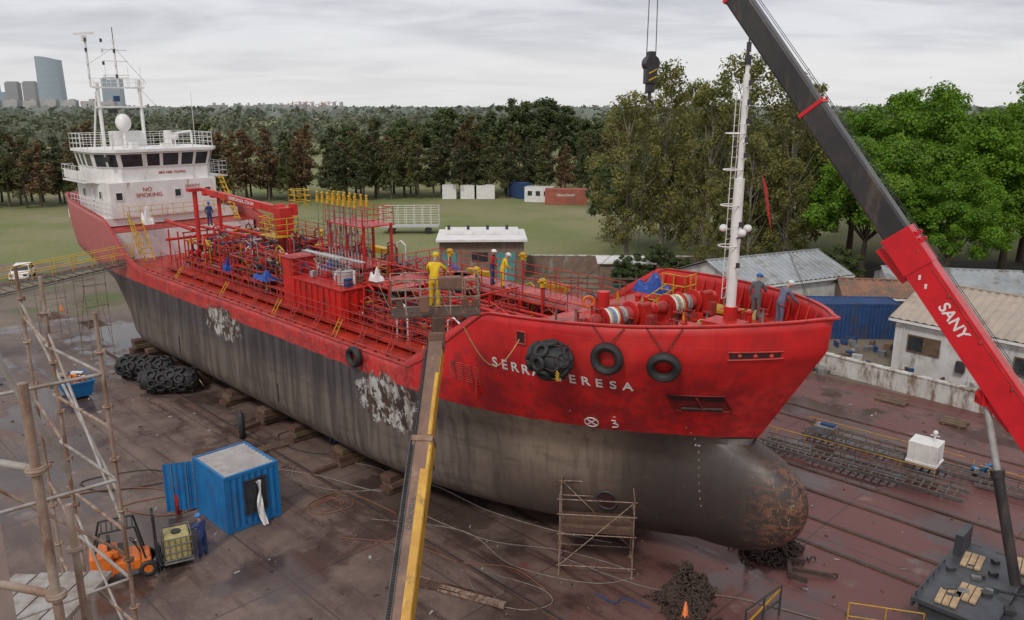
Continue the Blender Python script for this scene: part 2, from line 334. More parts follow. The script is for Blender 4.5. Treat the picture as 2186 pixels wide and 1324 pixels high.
# ------------------------------------------------------------------ SHIP
ship=empty('tanker_ship',S(0,0,0),SR,label='red and white coastal tanker with weathered grey bottom on the slipway',category='ship')
fs=[1-(1-i/60)**1.7 for i in range(61)]
st=[('a',-60+i*1.0) for i in range(40)]+[('f',s) for s in fs]
N=44;fr=[(j/N) for j in range(N+1)]
bm=bmesh.new();grid=[]
for side in(-1,1):
    cols=[]
    for k,val in st:
        Xn=val if k=='a' else -20+20*val
        zb=zbot(Xn);zt=ztop(Xn);zkk=zt-1.15;zs=[zb+.25*f for f in(0,.35,.7)]+[zb+.25+(zkk-zb-.25)*f for f in fr]+[zkk+.4,zkk+.8,zt]
        cl_=[]
        for z in zs:
            if k=='a':X=val
            else:
                z0=min(z,zkk);X=-20+(stemX(z0)+(z-z0)*.1+20)*val
            y=0 if (k=='f' and val>.999) else half(X,z)
            cl_.append(bm.verts.new((X,side*y,z)))
        cols.append(cl_)
    for i in range(len(cols)-1):
        for j in range(len(cl_)-1):
            f=bm.faces.new((cols[i][j],cols[i+1][j],cols[i+1][j+1],cols[i][j+1]));f.smooth=True
    grid.append(cols)
for i in range(len(st)-1):
    bm.faces.new((grid[0][i][0],grid[0][i+1][0],grid[1][i+1][0],grid[1][i][0]))
for j in range(len(cl_)-1): bm.faces.new((grid[0][0][j],grid[1][0][j],grid[1][0][j+1],grid[0][0][j+1]))
bmesh.ops.remove_doubles(bm,verts=bm.verts,dist=.002);bmesh.ops.recalc_face_normals(bm,faces=bm.faces)
me=bpy.data.meshes.new('hull');bm.to_mesh(me);bm.free()
tot=sum((1 if (p.normal.y*p.center.y)>0 else -1) for p in me.polygons if abs(p.center.y)>3)
if tot<0: me.flip_normals()
me.materials.append(HULL);me.set_sharp_from_angle(angle=rad(30))
ho=bpy.data.objects.new('hull',me);col.objects.link(ho);ho.parent=ship
so_=ho.modifiers.new('shell','SOLIDIFY');so_.thickness=.06;so_.offset=-1
def deckstrip(name,Xs,zf,inset,mt):
    g=B();vs=[]
    for X in Xs:
        z=zf(X);y=max(.0,half(X,z)-inset);vs+=[(X,-y,z),(X,y,z)]
    g.add(vs,[(2*i,2*i+2,2*i+3,2*i+1) for i in range(len(Xs)-1)],mt);return g.obj(name,ship)
deckstrip('main_deck',[-49+i*1.0 for i in range(37)]+[-12,-11,-10.5],lambda X:6.42,.08,RED2)
deckstrip('forecastle_deck',[-11,-10,-9,-8,-7,-6,-5,-4,-3,-2.2,-1.5,-1,-.7],lambda X:ztop(max(X,-10.4))-1.05,.1,RED2)
deckstrip('poop_deck',[-59.9,-58,-56,-54,-52,-50,-48.5],lambda X:ztop(max(-60,min(X,-49)))-1.0,.1,RED2)
g=B();g.box((-11.05,0,7.6),(.08,10.9,2.35),RED);g.box((-10.99,-2,7.4),(.06,.8,1.7),RED3);g.box((-10.99,2.5,7.4),(.06,.8,1.7),RED3);g.obj('forecastle_bulkhead',ship)
g=B();g.box((-48.5,0,7.4),(.1,10.4,1.95),WHT);g.obj('poop_bulkhead',ship)
for side in(-1,1):
    g=B();prev=None
    Xl=[-59.8+i*.8 for i in range(61)]+[-10.9+i*.35 for i in range(31)]+[-.05]
    for X in Xl:
        z=ztop(X);p=Vector((X,side*max(half(X,z)-.02,0.0),z+.02))
        if prev: g.beam(prev,p,.14,.05,RED3 if X<-10 else RED)
        prev=p
    g.obj('cap_rail',ship)
g=B()
for side in(-1,1):
    for i in range(18):
        X=-10.2+i*.55;zd=ztop(X)-1.05;y=half(X,zd)-.12
        g.add([(X,side*y,zd),(X,side*(y-.45),zd),(X,side*y,zd+.95),(X+.03,side*y,zd),(X+.03,side*(y-.45),zd),(X+.03,side*y,zd+.95)],[(0,1,2),(5,4,3),(0,3,4,1),(1,4,5,2),(2,5,3,0)],RED)
g.obj('bulwark_stay',ship,label='row of triangular red bulwark stays',kind='stuff')
# hull markings
g=B()
for i,ch in enumerate('SERRA TERESA'):
    if ch==' ':continue
    X=-10.0+i*.43;p,nn,dx=hp(X,8.02-.012*i,.03);up=nn.cross(dx).normalized()
    if up.z<0:up=-up
    g.text(ch,p,dx,up,.53,WL,bold=.02)
g.obj('bow_name_lettering',ship)
g=B()
for i,tx in enumerate(['6','4','8','4 m','8','6','4','2','3','8','6','4']):
    z=6.15-i*.27;X=-4.2+.05*i
    p,nn,dx=hp(X,z,.03);up=nn.cross(dx);up=up if up.z>0 else -up;g.text(tx,p,dx,up,.13,FADE if i!=3 else WL,bold=.0)
g.obj('draught_mark',ship)
g=B()
p,nn,dx=hp(-7.05,6.02,.03);g.torus(p,nn,.25,.022,WL,20,5);up=nn.cross(dx)
g.beam(p-(dx+up)*.17,p+(dx+up)*.17,.035,.03,WL,up=nn);g.beam(p-(dx-up)*.17,p+(dx-up)*.17,.035,.03,WL,up=nn)
g.obj('thruster_mark',ship)
g=B();p,nn,dx=hp(-6.3,6.05,.03);up=nn.cross(dx);up=up if up.z>0 else -up
g.tube([p+dx*x+up*y for x,y in((-.12,.2),(.02,.2),(.04,.1),(-.06,.04),(.08,0),(.13,-.08),(.08,-.17),(-.1,-.2))],.018,WL,5)
g.text('w',p+up*.42,dx,up,.14,WL,bold=0);p,nn,dx=hp(-7.6,6.45,.03);g.text('r',p,dx,up,.16,WL,bold=-.01);g.obj('bulb_mark',ship)
def hpatch(g,X0,X1,z0,z1,off,mt,nx=5,slant=0):
    vs=[]
    for i in range(nx+1):
        X=X0+(X1-X0)*i/nx
        for z in(z0+slant*i/nx,z1+slant*i/nx): vs.append(hp(X,z,off)[0])
    g.add(vs,[(2*i,2*i+2,2*i+3,2*i+1) for i in range(nx)],mt)
DKR=M('painted_recess_shade',(.05,.012,.012),(.015,.01,.01),2,.6)  # near-black colour on flat panels, painting the shade inside hull openings
RRC=M('shaded_recess_red',(.20,.014,.014),(.07,.01,.01),1.5,.6)  # red darkened in its colour for the shade inside the anchor pocket
g=B();hpatch(g,-4.2,-2.85,7.0,7.65,.012,RRC);hpatch(g,-4.2,-2.85,7.45,7.65,.02,DKR)  # flat pocket panel; dark strip paints the shadow along its upper edge
def hbar(g,X0,z0,X1,z1,r,mt,n=5,off=.03):
    pts=[hp(X0+(X1-X0)*i/n,z0+(z1-z0)*i/n,off)[0] for i in range(n+1)];g.tube(pts,r,mt)
for a in((-4.25,6.98,-2.8,6.98),(-4.25,7.68,-2.8,7.68),(-4.25,6.98,-4.25,7.68),(-2.8,6.98,-2.8,7.68)):hbar(g,*a,.03,RRC)
hbar(g,-4.05,7.12,-3.0,7.12,.05,CHAIN,off=.06);hbar(g,-3.5,7.05,-3.5,7.6,.045,RRC,off=.05)
g.obj('anchor_pocket',ship)
g=B();hpatch(g,-2.35,-1.2,9.2,9.42,.012,DKR)
for a in((-2.4,9.18,-1.15,9.25),(-2.4,9.44,-1.15,9.48)):hbar(g,*a,.03,RED3)
for X in(-2.1,-1.75,-1.4):g.ball(hp(X,9.32,.0)[0],.08,RED3,8,6)
g.obj('mooring_fairlead',ship)
g=B();hpatch(g,-8.9,-8.6,9.0,9.4,.012,DKR,2)
for a in((-8.95,8.98,-8.55,8.98),(-8.95,9.42,-8.55,9.42),(-8.95,8.98,-8.95,9.42),(-8.55,8.98,-8.55,9.42)):hbar(g,*a,.035,RED3,2)
g.obj('mooring_port',ship)
g=B()
for k in range(4):
    for j in range(9):hbar(g,-12.4+k*.42,6.9+j*.085,-12.1+k*.42,6.9+j*.085,.022,RED3,1,.02)
g.obj('vent_grille',ship,kind='stuff')
g=B();p,nn,dx=hp(-7.15,2.45,.02);g.torus(p,nn,.40,.05,DRK,22,6);g.cyl(p-nn*.05,p+nn*.02,.38,DKR,20);g.beam(p-dx*.36,p+dx*.36,.05,.05,DRK,up=nn);g.obj('bow_thruster_tunnel',ship)
for X in(-14.2,-26,-38):
    g=B();pts=[hp(X,2.2+.25*k,.02)[0] for k in range(5)];g.tube(pts,.03,BLK);g.obj('drain_slot',ship)
# ---- deck fittings
for tt in(-4.05,-3.1,4.9):
    g=B();g.rail([(-43.5,tt,6.45),(-15.5,tt,6.45)],1.1,RED3,1.3,3,.022);g.obj('deck_railing',ship)
g=B();g.box((-29.5,-3.58,6.62),(28,.8,.05),RED2);g.obj('side_walkway',ship)
g=B()
for i in range(34):
    X=-43+i*.84;y=-half(X,6.5)+.15
    g.box((X,y+.12,6.55),(.05,.35,.26),RED3)
g.tube([(-43,-5.2,6.72),(-15,-5.2,6.72)],.035,RED3)
g.obj('deck_edge_bracket',ship,label='row of brackets along the deck edge',kind='stuff')
for i in range(14):
    g=B();X=-42+i*2.0+R.uniform(-.3,.3);mt=YEL if i%3==1 else RED3
    g.cyl((X,-4.1,7.1),(X+.5,-4.9,6.45),.02,mt,5);g.cyl((X+.3,-4.1,7.1),(X+.8,-4.9,6.45),.02,mt,5)
    for j in range(4):g.cyl((X+.1+.12*j,-4.26-.2*j,6.96-.16*j),(X+.4+.12*j,-4.26-.2*j,6.96-.16*j),.014,mt,4)
    g.obj('access_ladder',ship)
for k,(tt,z,r,mt) in enumerate([(-2.6,7.0,.11,RED2),(-2.25,7.0,.09,RED3),(-1.9,7.1,.13,GRY),(-1.5,7.0,.1,RED2),(-2.4,7.5,.08,RED),(-1.7,7.6,.1,DRK),(-.9,7.2,.12,RED2),(-.4,7.5,.09,GRY),(.3,7.0,.12,RED2),(1.0,7.3,.1,RED3),(1.8,7.0,.12,RED2),(3.9,7.0,.12,RED),(4.3,7.3,.09,RED3),(-1.2,8.3,.09,RED),(-.8,8.3,.07,RED3),(.6,8.0,.08,RED),(1.4,8.5,.07,RED3),(-2.2,8.1,.05,DRK)]):
    g=B();g.cyl((-44.5+R.random()*3,tt,z),(-12.0-R.random()*3,tt,z),r,mt,8)
    for i in range(9):
        X=-43+i*3.4+R.uniform(-.6,.6);g.cyl((X-.05,tt,z),(X+.05,tt,z),r*1.7,mt,8)
    g.obj('cargo_pipeline',ship)
for i in range(14):
    g=B();X=-43.5+i*2.3
    g.box((X,-.5,6.98),(.08,5.1,.06),RED)
    for tt in(-3,-1.3,.4,2):g.box((X,tt,6.7),(.07,.07,.55),RED)
    if i%2==0 and not -28<X<-22:
        for tt in(-2.4,-.2,1.6):g.box((X,tt,7.7),(.07,.07,2.0),RED)
        g.box((X,-.4,8.7),(.08,4.2,.08),RED)
    g.obj('pipe_support_frame',ship)
cm=[RED2,RED3,YEL,GRY,BLUD,GRY,DRK,WHT2,RED,RED2,RED,RED3,DRK]
for grp in range(6):
    g=B()
    for i in range(210):
        X=R.uniform(-43.5,-13);tt=R.uniform(-2.9,3.9)
        if -27.8<X<-22.6 and -3.6<tt<-.5:continue
        mt=cm[R.randrange(13)];z=6.45+R.random()*(1.8 if X<-28 else 1.1)
        k=R.random()
        if k<.35:
            h=R.uniform(.5,1.9 if X<-26 else 1.4);g.cyl((X,tt,6.45),(X,tt,6.45+h),R.uniform(.035,.09),mt,7);g.torus((X,tt,6.45+h+.06),(R.uniform(-.4,.4),R.uniform(-.4,.4),1),.14,.016,R.choice([YEL,RED,RED,BLUD]),10,4);g.cyl((X,tt,6.45+h*.6),(X,tt,6.45+h*.6+.1),.16,mt,8)
        elif k<.5: g.box((X,tt,z+.2),(R.uniform(.12,.5),R.uniform(.12,.4),R.uniform(.12,.4)),mt)
        elif k<.68:
            L=R.uniform(.8,2.5);g.cyl((X,tt,z+.4),(X,tt+L*(1 if tt<1 else -1),z+.4),R.uniform(.035,.08),mt,7)
        elif k<.82:
            L=R.uniform(1,4);g.cyl((X,tt,z+.5),(min(X+L,-13),tt,z+.5),R.uniform(.03,.07),mt,6)
        else:
            g.tube([(X,tt,6.5),(X,tt,z+.9),(X+.4,tt,z+1.1),(X+.8,tt,z+.9),(X+.8,tt,6.5)],.045,mt)
    g.obj('valve_and_manifold_gear',ship,label='cluttered valves, boxes and bent pipes on deck',kind='stuff')
for i in range(36):
    X=R.uniform(-42,-14);tt=R.uniform(-2.8,3.6);L=R.uniform(1.2,3)
    if -29<X<-22 and tt<0: tt=abs(tt)+.5
    g=B();zz0=R.choice([6.9,7.3,8.0]);g.rail([(X,tt,zz0),(X+L,tt,zz0)],1.0,R.choice([RED,RED3,RED3,YEL,SCF]),.7,3,.018);g.rail([(X,tt,zz0),(X,tt+R.uniform(.6,1.4),zz0)],1.0,RED3,.7,3,.018);g.obj('small_platform_railing',ship)
g=B()
for i in range(16):
    X=R.uniform(-40,-28);tt=R.uniform(-2.6,-1);L=R.uniform(2,5);z0=7.1+R.random()*.5
    pts=[(X+L*j/8,tt+.25*math.sin(j*.9+i),z0+.12*math.sin(j*1.3+i)) for j in range(9)];g.tube(pts,.06,BLK)
g.obj('cargo_hose',ship,label='heap of black cargo hoses',kind='stuff')
g=B();g.box((-25.2,-2.1,7.3),(4.6,2.7,1.75),RED)
for i in range(9):g.box((-27.4+i*.55,-3.49,7.3),(.12,.09,1.6),RED)
for i in range(5):g.box((-22.86,-3.2+i*.52,7.3),(.09,.12,1.6),RED)
g.box((-25.2,-2.1,8.22),(4.8,2.9,.07),RED);g.rail([(-27.6,-3.5,8.25),(-22.9,-3.5,8.25),(-22.9,-.7,8.25),(-27.6,-.7,8.25),(-27.6,-3.5,8.25)],1.0,RED3,.9,3,.02)
g.obj('deck_house',ship,bevel=.02)
g=B();g.box((-28.6,-2.5,7.75),(1.1,1.3,2.6),RED);g.box((-28.6,-2.5,9.1),(1.3,1.5,.07),RED3);g.obj('deck_trunk',ship,bevel=.02)
g=B()
for i in range(11):
    for j in range(2):g.cyl((-26.8+i*.3,-2.4+j*.8,8.3),(-26.8+i*.3,-2.4+j*.8,9.6+.1*j),.02,GL,5)
for j in range(4):g.cyl((-26.9,-2.4,8.7+j*.22),(-23.6,-2.4,8.7+j*.22),.018,GL,5)
g.box((-25.4,-2.9,9.65),(3.4,.3,.04),GL);g.box((-25.0,-2.0,9.4),(3.8,.25,.04),GL)
g.obj('metal_grating_stack',ship,kind='stuff')
g=B()
for i in range(18):
    X=R.uniform(-27.3,-23.2);tt=R.uniform(-3.2,-1.0);k=R.random()
    if k<.5:g.cyl((X,tt,8.27),(X,tt,8.27+R.uniform(.3,.8)),R.uniform(.05,.15),R.choice([GL,GRY,RED,WHT2,BLUD]),8)
    else:g.box((X,tt,8.45),(R.uniform(.2,.5),R.uniform(.2,.4),R.uniform(.2,.45)),R.choice([GL,GRY,BLUD,RED3,WOOD]),R.random())
g.obj('deck_stores',ship,kind='stuff')
g=B()
for X in(-29.0,-27.3,-25.6):
    for tt in(-.2,1.6):g.box((X,tt,8.6),(.12,.12,4.4),RED)
for z in(8.5,10.7):g.box((-27.3,.7,z),(3.7,2.1,.06),RED)
g.rail([(-29.1,-.3,10.75),(-25.5,-.3,10.75),(-25.5,1.7,10.75),(-29.1,1.7,10.75)],.9,RED,.9,3,.022)
for i in range(6):g.beam((-29+.6*i,-.25,8.5),(-28.6+.6*i,-.25,10.7),.03,.03,RED)
g.obj('vent_tower',ship)
for i in range(8):
    for j in range(2):
        g=B();X=-29.2+i*.52;tt=-.7+j*.75
        g.cyl((X,tt,7.8),(X,tt,11.9),.025,GRY,6);g.cyl((X,tt,9.8+.2*(i%3)),(X,tt,10.1+.2*(i%3)),.06,GRY,7)
        g.cyl((X,tt,11.8),(X,tt,12.0),.1,YEL,8);g.cyl((X,tt,12.0),(X,tt,12.3),.06,YEL,8);g.cyl((X-.12,tt,12.08),(X+.12,tt,12.08),.045,YEL,6);g.ball((X,tt,12.36),.08,YEL,8,5)
        g.obj('pressure_vent_valve',ship)
cr=empty('deck_crane',(-34.7,.2,6.4));cr.parent=ship
g=B();g.cyl((0,0,0),(0,0,3.0),.42,RED,18);g.cyl((0,0,3.0),(0,0,3.2),.55,RED,18);g.box((0,0,3.9),(.8,.9,1.3),RED);g.box((.2,.6,4.4),(.6,.3,.7),RED);g.cyl((-.4,-.3,4.5),(-.4,.3,4.5),.25,RED,12);g.obj('crane_pedestal',cr,bevel=.02)
g=B();g.beam((.2,0,4.3),(-9.6,-.4,4.85),.36,.5,RED,w2=.28,h2=.33);g.beam((-.3,0,3.3),(-3.6,-.1,4.15),.12,.12,RED);g.box((-9.8,-.4,4.8),(.4,.35,.5),RED);g.text('GUERCHI GHL 2724 5W',(-4.6,-.40,4.59),(1,.04,-.06),(0,0,1),.3,WL);g.obj('crane_boom',cr)
g=B();g.rail([(-1.0,-1.1,2.9),(1.0,-1.1,2.9),(1.0,.4,2.9),(-1.0,.4,2.9),(-1,-1.1,2.9)],1.1,YEL,.6,3,.03);g.box((0,-.5,2.88),(2,1.3,.05),YEL);g.obj('crane_platform',cr)
g=B();g.rail([(-.9,1.0,4.5),(.3,1.0,4.5),(.3,1.8,4.5),(-.9,1.8,4.5),(-.9,1.0,4.5)],1.0,YEL,.5,3,.03);g.obj('crane_platform',cr)
g=B();g.cyl((-41.6,-2.2,6.4),(-41.6,-2.2,11.6),.15,RED,12);g.box((-41.6,-2.2,11.7),(.55,.9,.2),RED);g.obj('crane_rest_post',ship)
g=B();g.cyl((-43.6,.3,6.4),(-43.6,.3,10.9),.13,RED,12);g.box((-43.6,.2,10.95),(.5,.8,.15),RED);g.obj('crane_rest_post',ship)
g=B();g.cyl((-46,-2.5,9.3),(-41.6,-2.5,9.1),.13,RED,10);g.cyl((-46,1,8.7),(-36,1,8.7),.1,RED,10);g.cyl((-46,-1,8.9),(-38,-.6,8.9),.1,RED,10);g.cyl((-44.5,-3.2,8.2),(-44.5,3.5,8.2),.09,RED,8)
for X in(-44.5,-43,-41,-39,-37):
    for tt in(-3,-1,1):g.cyl((X,tt,6.4),(X,tt,8.9 if tt<0 else 8.6),.055,RED,6)
g.obj('overhead_pipe',ship,kind='stuff')
g=B();g.box((-16.2,2.1,8.35),(11,2.3,.06),RED2);
for tt in(.95,3.25):g.rail([(-21.7,tt,8.38),(-10.8,tt,8.38)],1.1,RED3,1.3,3,.026)
for i in range(6):
    for tt in(1,3.2):g.box((-21+i*2,tt,7.35),(.1,.1,1.95),RED)
g.box((-22,.6,8.35),(2.6,5.2,.06),RED2);g.rail([(-23.2,-.4,8.38),(-23.2,3.2,8.38)],1.1,RED,1,3,.026)
g.obj('catwalk',ship)
g=B();g.rail([(-44,2.6,8.38),(-30,2.6,8.38)],1.1,RED3,1.6,3,.026);g.rail([(-44,3.5,8.38),(-30,3.5,8.38)],1.1,RED3,1.6,3,.026);g.box((-37,3.05,8.35),(14,.9,.05),RED2)
for i in range(7):g.box((-43+i*2,3,7.4),(.1,.8,1.9),RED)
g.obj('catwalk',ship)
for a,bb in(((-20.2,-3.5),(-18,-1.5)),((-15.5,-3.6),(-12,-2)),((-21.8,-2.8),(-20.4,-.6)),((-17.5,-3.2),(-16,-1))):
    g=B();g.rail([(a[0],a[1],6.5),(bb[0],a[1],6.5),(bb[0],bb[1],6.5),(a[0],bb[1],6.5),(a[0],a[1],6.5)],1.5,RED3,1.0,4,.024);g.obj('deck_frame',ship)
for X,tt in((-17.6,.6),(-13.6,.9),(-22.2,2.9),(-33,1.8),(-18.7,4.9)):
    g=B();g.cyl((X,tt,7.2),(X,tt,9.2),.06,RED,8);g.cyl((X,tt,9.2),(X,tt,9.4),.13,YEL,10);g.ball((X,tt,9.5),(.18,.18,.12),YEL,10,6);g.cyl((X-.25,tt,9.4),(X+.25,tt,9.4),.06,YEL,8);g.obj('fire_monitor',ship)
for X,tt in((-16.2,4.6),(-31.2,4.8),(-21.5,4.4)):
    g=B();g.box((X,tt,8.2),(1.6,.5,.35),YEL);g.cyl((X-.6,tt,6.4),(X-.6,tt,8.1),.05,RED,6);g.cyl((X+.6,tt,6.4),(X+.6,tt,8.1),.05,RED,6);g.obj('yellow_locker',ship,bevel=.03)
g=B();g.torus((-10.7,.6,9.1),(1,-1,.1),.22,.06,ORG,20,8);g.obj('lifebuoy',ship)
def winch(cx,cy,rz,rope):
    w_=empty('mooring_winch',(cx,cy,ztop(cx)-1.05),rz);w_.parent=ship
    g=B()
    for y in(-1.15,-.35,.45,1.2):g.box((0,y,.42),(.65,.08,.85),RED)
    g.cyl((0,-1.6,.7),(0,1.6,.7),.08,DRK,10);g.box((0,0,.06),(1.2,2.9,.12),RED);g.cyl((0,1.2,.7),(0,1.65,.7),.24,RED,14);g.cyl((0,-1.7,.7),(0,-1.2,.7),.18,RED,14,r2=.26);g.box((.1,.85,.6),(.7,.55,.7),RED);g.box((.5,.9,.45),(.35,.3,.5),RED3);g.cyl((.3,.6,1.0),(.3,1.1,1.0),.12,RED,10);g.box((-.5,-.7,.3),(.3,.5,.4),RED3);g.cyl((-.45,.2,.2),(-.45,.2,.9),.05,DRK,6);g.torus((-.45,.2,.9),(0,.3,1),.16,.02,RED3,12,4)
    for y in(-1.05,-.4,.4):g.cyl((0,y,.7),(0,y+.05,.7),.46,RED,20)
    g.obj('winch_frame',w_)
    g=B();g.cyl((0,-.98,.7),(0,-.42,.7),.33,rope,20)
    for k in range(7):g.torus((0,-.95+k*.09,.7),(R.uniform(-.08,.08),1,R.uniform(-.08,.08)),.33+R.uniform(0,.04),.045,(rope,WHT2,ROPE,ROPEB)[k%4],20,5)
    g.obj('rope_drum',w_);g=B();g.cyl((0,-.3,.7),(0,.38,.7),.28,RED3,20)
    for k in range(4):g.torus((0,-.27+k*.1,.7),(R.uniform(-.08,.08),1,R.uniform(-.08,.08)),.29+R.uniform(0,.04),.04,(ROPE,ROPEB)[k%2],20,5)
    g.obj('rope_drum',w_)
winch(-7.1,-1.9,rad(-8),ROPEB);winch(-6.5,1.3,rad(-8),ROPE)
for X,tt in((-8.7,-3.6),(-3.8,-2.2),(-2.6,-.6),(-9,2),(-4.3,1.8)):
    g=B();z=ztop(X)-1.05
    for d in(-.22,.22):g.cyl((X+d,tt,z),(X+d,tt,z+.5),.12,RED,12);g.cyl((X+d,tt,z+.5),(X+d,tt,z+.56),.16,RED,12)
    g.box((X,tt,z+.05),(.8,.4,.08),RED);g.obj('mooring_bollard',ship)
g=B();g.box((-4.0,0,9.42),(1.3,1.0,.5),RED);g.box((-5.0,-.9,9.35),(.8,.8,.35),RED);g.box((-2.4,1,9.45),(1.1,.7,.3),RED);g.box((-8.3,.2,9.2),(.9,.9,.6),RED3);g.cyl((-3.3,-1.1,9.2),(-2.7,-1.1,9.5),.16,DRK,8);g.cyl((-9.3,-.2,8.9),(-9.3,-.2,9.9),.25,RED,12);g.box((-5.6,2.7,9.3),(1.3,.9,.12),YEL)
for i in range(90):
    X=R.uniform(-9.8,-2.5);tt=R.uniform(-.75,.75)*half(X,9);zz0=ztop(X)-1.0
    if R.random()<.5:g.box((X,tt,zz0+.1),(R.uniform(.1,.4),R.uniform(.1,.35),R.uniform(.2,.5)),R.choice([RED,RED3,DRK,RED2,GRY,ROPE,WOOD]),R.random())
    else:
        h=R.uniform(.3,1.1);g.cyl((X,tt,zz0),(X,tt,zz0+h),.045,R.choice([RED,RED3,YEL,DRK,GRY]),7);g.torus((X,tt,zz0+h),(0,.3,1),.14,.018,RED3,10,4)
for X,tt in((-8.3,-2.6),(-5.2,.6),(-4.2,-1.6)):
    for k in range(5):g.torus((X,tt,ztop(X)-1.0+k*.05),(R.uniform(-.1,.1),R.uniform(-.1,.1),1),.3-.02*k,.03,ROPE if X<-5 else ROPEB,16,5)
g.obj('windlass_and_hatch',ship,kind='stuff')
g=B()
for d in(0,.55):g.beam((-9.3+d,1.6,8.9),(-8.1+d,2.4,10.0),.04,.04,YEL)
for k in range(5):g.cyl((-9.3+.24*k,1.6+.16*k,8.9+.22*k),(-8.75+.24*k,1.6+.16*k,8.9+.22*k),.022,YEL,5)
g.rail([(-8.6,2.8,9.0),(-7.5,2.8,9.0),(-7.5,3.6,9.0)],1.3,YEL,.5,3,.03);g.obj('yellow_stair',ship)
fm=empty('foremast',(-4.0,.3,9.4));fm.parent=ship
g=B();g.cyl((0,0,.2),(0,0,.75),.24,RED,14);g.cyl((0,0,.7),(0,0,5.2),.17,WHT2,14);g.cyl((0,0,5.2),(0,0,8.6),.11,WHT2,12);g.cyl((0,0,8.6),(0,0,8.9),.07,WHT2,8)
g.cyl((0,0,8.9),(0,0,9.2),.11,DRK,10);g.cyl((0,0,9.3),(0,0,9.6),.08,DRK,10);g.cyl((0,0,9.2),(0,0,9.8),.03,DRK,6)
g.obj('mast_pole',fm)
g=B()
for z in(2.9,4.3,5.5,6.7): g.torus((-.2,-.15,z),(0,0,1),.32,.022,WHT2,16,5)
for z in(2.2,3.6,5.9,7.0,7.6,6.4,8.2):g.cyl((-.4,.4,z),(.4,-.4,z),.022,WHT2,6);g.box((.35,-.35,z+.1),(.1,.1,.18),DRK)
for k in range(20):g.cyl((-.3,-.15,1+k*.35),(-.3,.15,1+k*.35),.012,WHT2,4)
g.cyl((-.3,-.15,1),(-.25,-.15,8),.015,WHT2,4);g.cyl((-.3,.15,1),(-.25,.15,8),.015,WHT2,4)
g.obj('mast_rung_and_hoop',fm,kind='stuff')
for x,y in((.5,-.5),(-.55,.1),(.1,.6)):
    g=B();g.ball((x,y,3.45),(.15,.15,.14),WHT2,10,6);g.cyl((x,y,3.3),(x*.3,y*.3,3.2),.04,DRK,6);g.obj('floodlight',fm)
for e in((3.3,-.2,.8),(2.0,2.0,.7),(-6.0,-3,.0),(-6.0,3.2,.0)):
    g=B();g.cyl((0,0,6.5),e,.008,DRK,4);g.obj('mast_stay_wire',fm)
g=B();g.add([(.55,.45,5.4),(.75,.55,4.9),(1.05,.5,3.4),(.85,.4,4.2)],[(0,1,2,3)],REDC);g.cyl((.2,.2,7.4),(.6,.5,5.3),.012,DRK,4);g.obj('red_pennant',fm)
# ------------------------------------------------------------------ superstructure
su=empty('superstructure',(0,0,0));su.parent=ship
g=B();g.box((-53.7,-.6,10.4),(6.8,7.8,2.5),WHT);g.box((-54.5,0,8.9),(8,10.0,.6),WHT)
P0=[(-50.7,-3.4),(-50.7,2.9),(-52.0,3.7),(-56.2,3.7),(-56.2,-4.5),(-52.7,-4.5)]
def off(P,d):
    cx,cy=-53.5,-.4;return [(x+(d if x>cx else -d*.3),y+(d if y>cy else -d)) for x,y in P]
Pb=off(P0,.0);Pt=off(P0,.24);zA,zB,zC=11.65,12.55,13.75
def prism(g,Pa,Pc,za,zc,mt,cap=True):
    n=len(Pa);vs=[(x,y,za) for x,y in Pa]+[(x,y,zc) for x,y in Pc]
    g.add(vs,[(i,(i+1)%n,n+(i+1)%n,n+i) for i in range(n)]+([tuple(range(n))[::-1],tuple(range(n,2*n))] if cap else []),mt)
prism(g,Pb,Pb,zA,zB,WHT);prism(g,Pb,Pt,zB,zC,WHT);Pr=off(P0,.42);prism(g,Pr,Pr,zC+.002,zC+.2,WHT2)
prism(g,off(P0,.2),off(P0,.2),zA-.12,zA-.004,WHT2)
g.box((-55.6,-1,14.5),(1.3,2.2,1.2),WHT);g.cyl((-55.0,1.9,13.9),(-55.0,1.9,15.1),.3,WHT,12)
g.obj('superstructure_wall',su)
def win(i,s0,s1,h0=.12,h1=.92):
    a=Pb[i];b2=Pb[(i+1)%6];c2=Pt[i];d2=Pt[(i+1)%6]
    def q(s,h):
        x0=a[0]+(b2[0]-a[0])*s;y0=a[1]+(b2[1]-a[1])*s;x1_=c2[0]+(d2[0]-c2[0])*s;y1_=c2[1]+(d2[1]-c2[1])*s
        return Vector((x0+(x1_-x0)*h,y0+(y1_-y0)*h,zB+(zC-zB)*h))
    v=[q(s0,h0),q(s1,h0),q(s1,h1),q(s0,h1)];n=(v[1]-v[0]).cross(v[2]-v[0]).normalized()
    if n.x*(v[0].x+53.5)+n.y*v[0].y<0:n=-n
    g=B();g.add([p+n*.012 for p in v],[(0,1,2,3)],GLASS)
    for k in range(4):g.beam(v[k]+n*.015,v[(k+1)%4]+n*.015,.06,.05,WHT2,up=n)
    g.obj('window',su)
for s0,s1 in((.02,.25),(.29,.44),(.465,.65),(.675,.82),(.84,.985)):win(0,s0,s1)
win(1,.12,.85)
for s0,s1 in((.08,.3),(.35,.6),(.65,.9)):win(2,s0,s1)
for s0,s1 in((.1,.3),(.35,.55),(.62,.95)):win(4,s0,s1)
win(5,.08,.5);win(5,.55,.95)
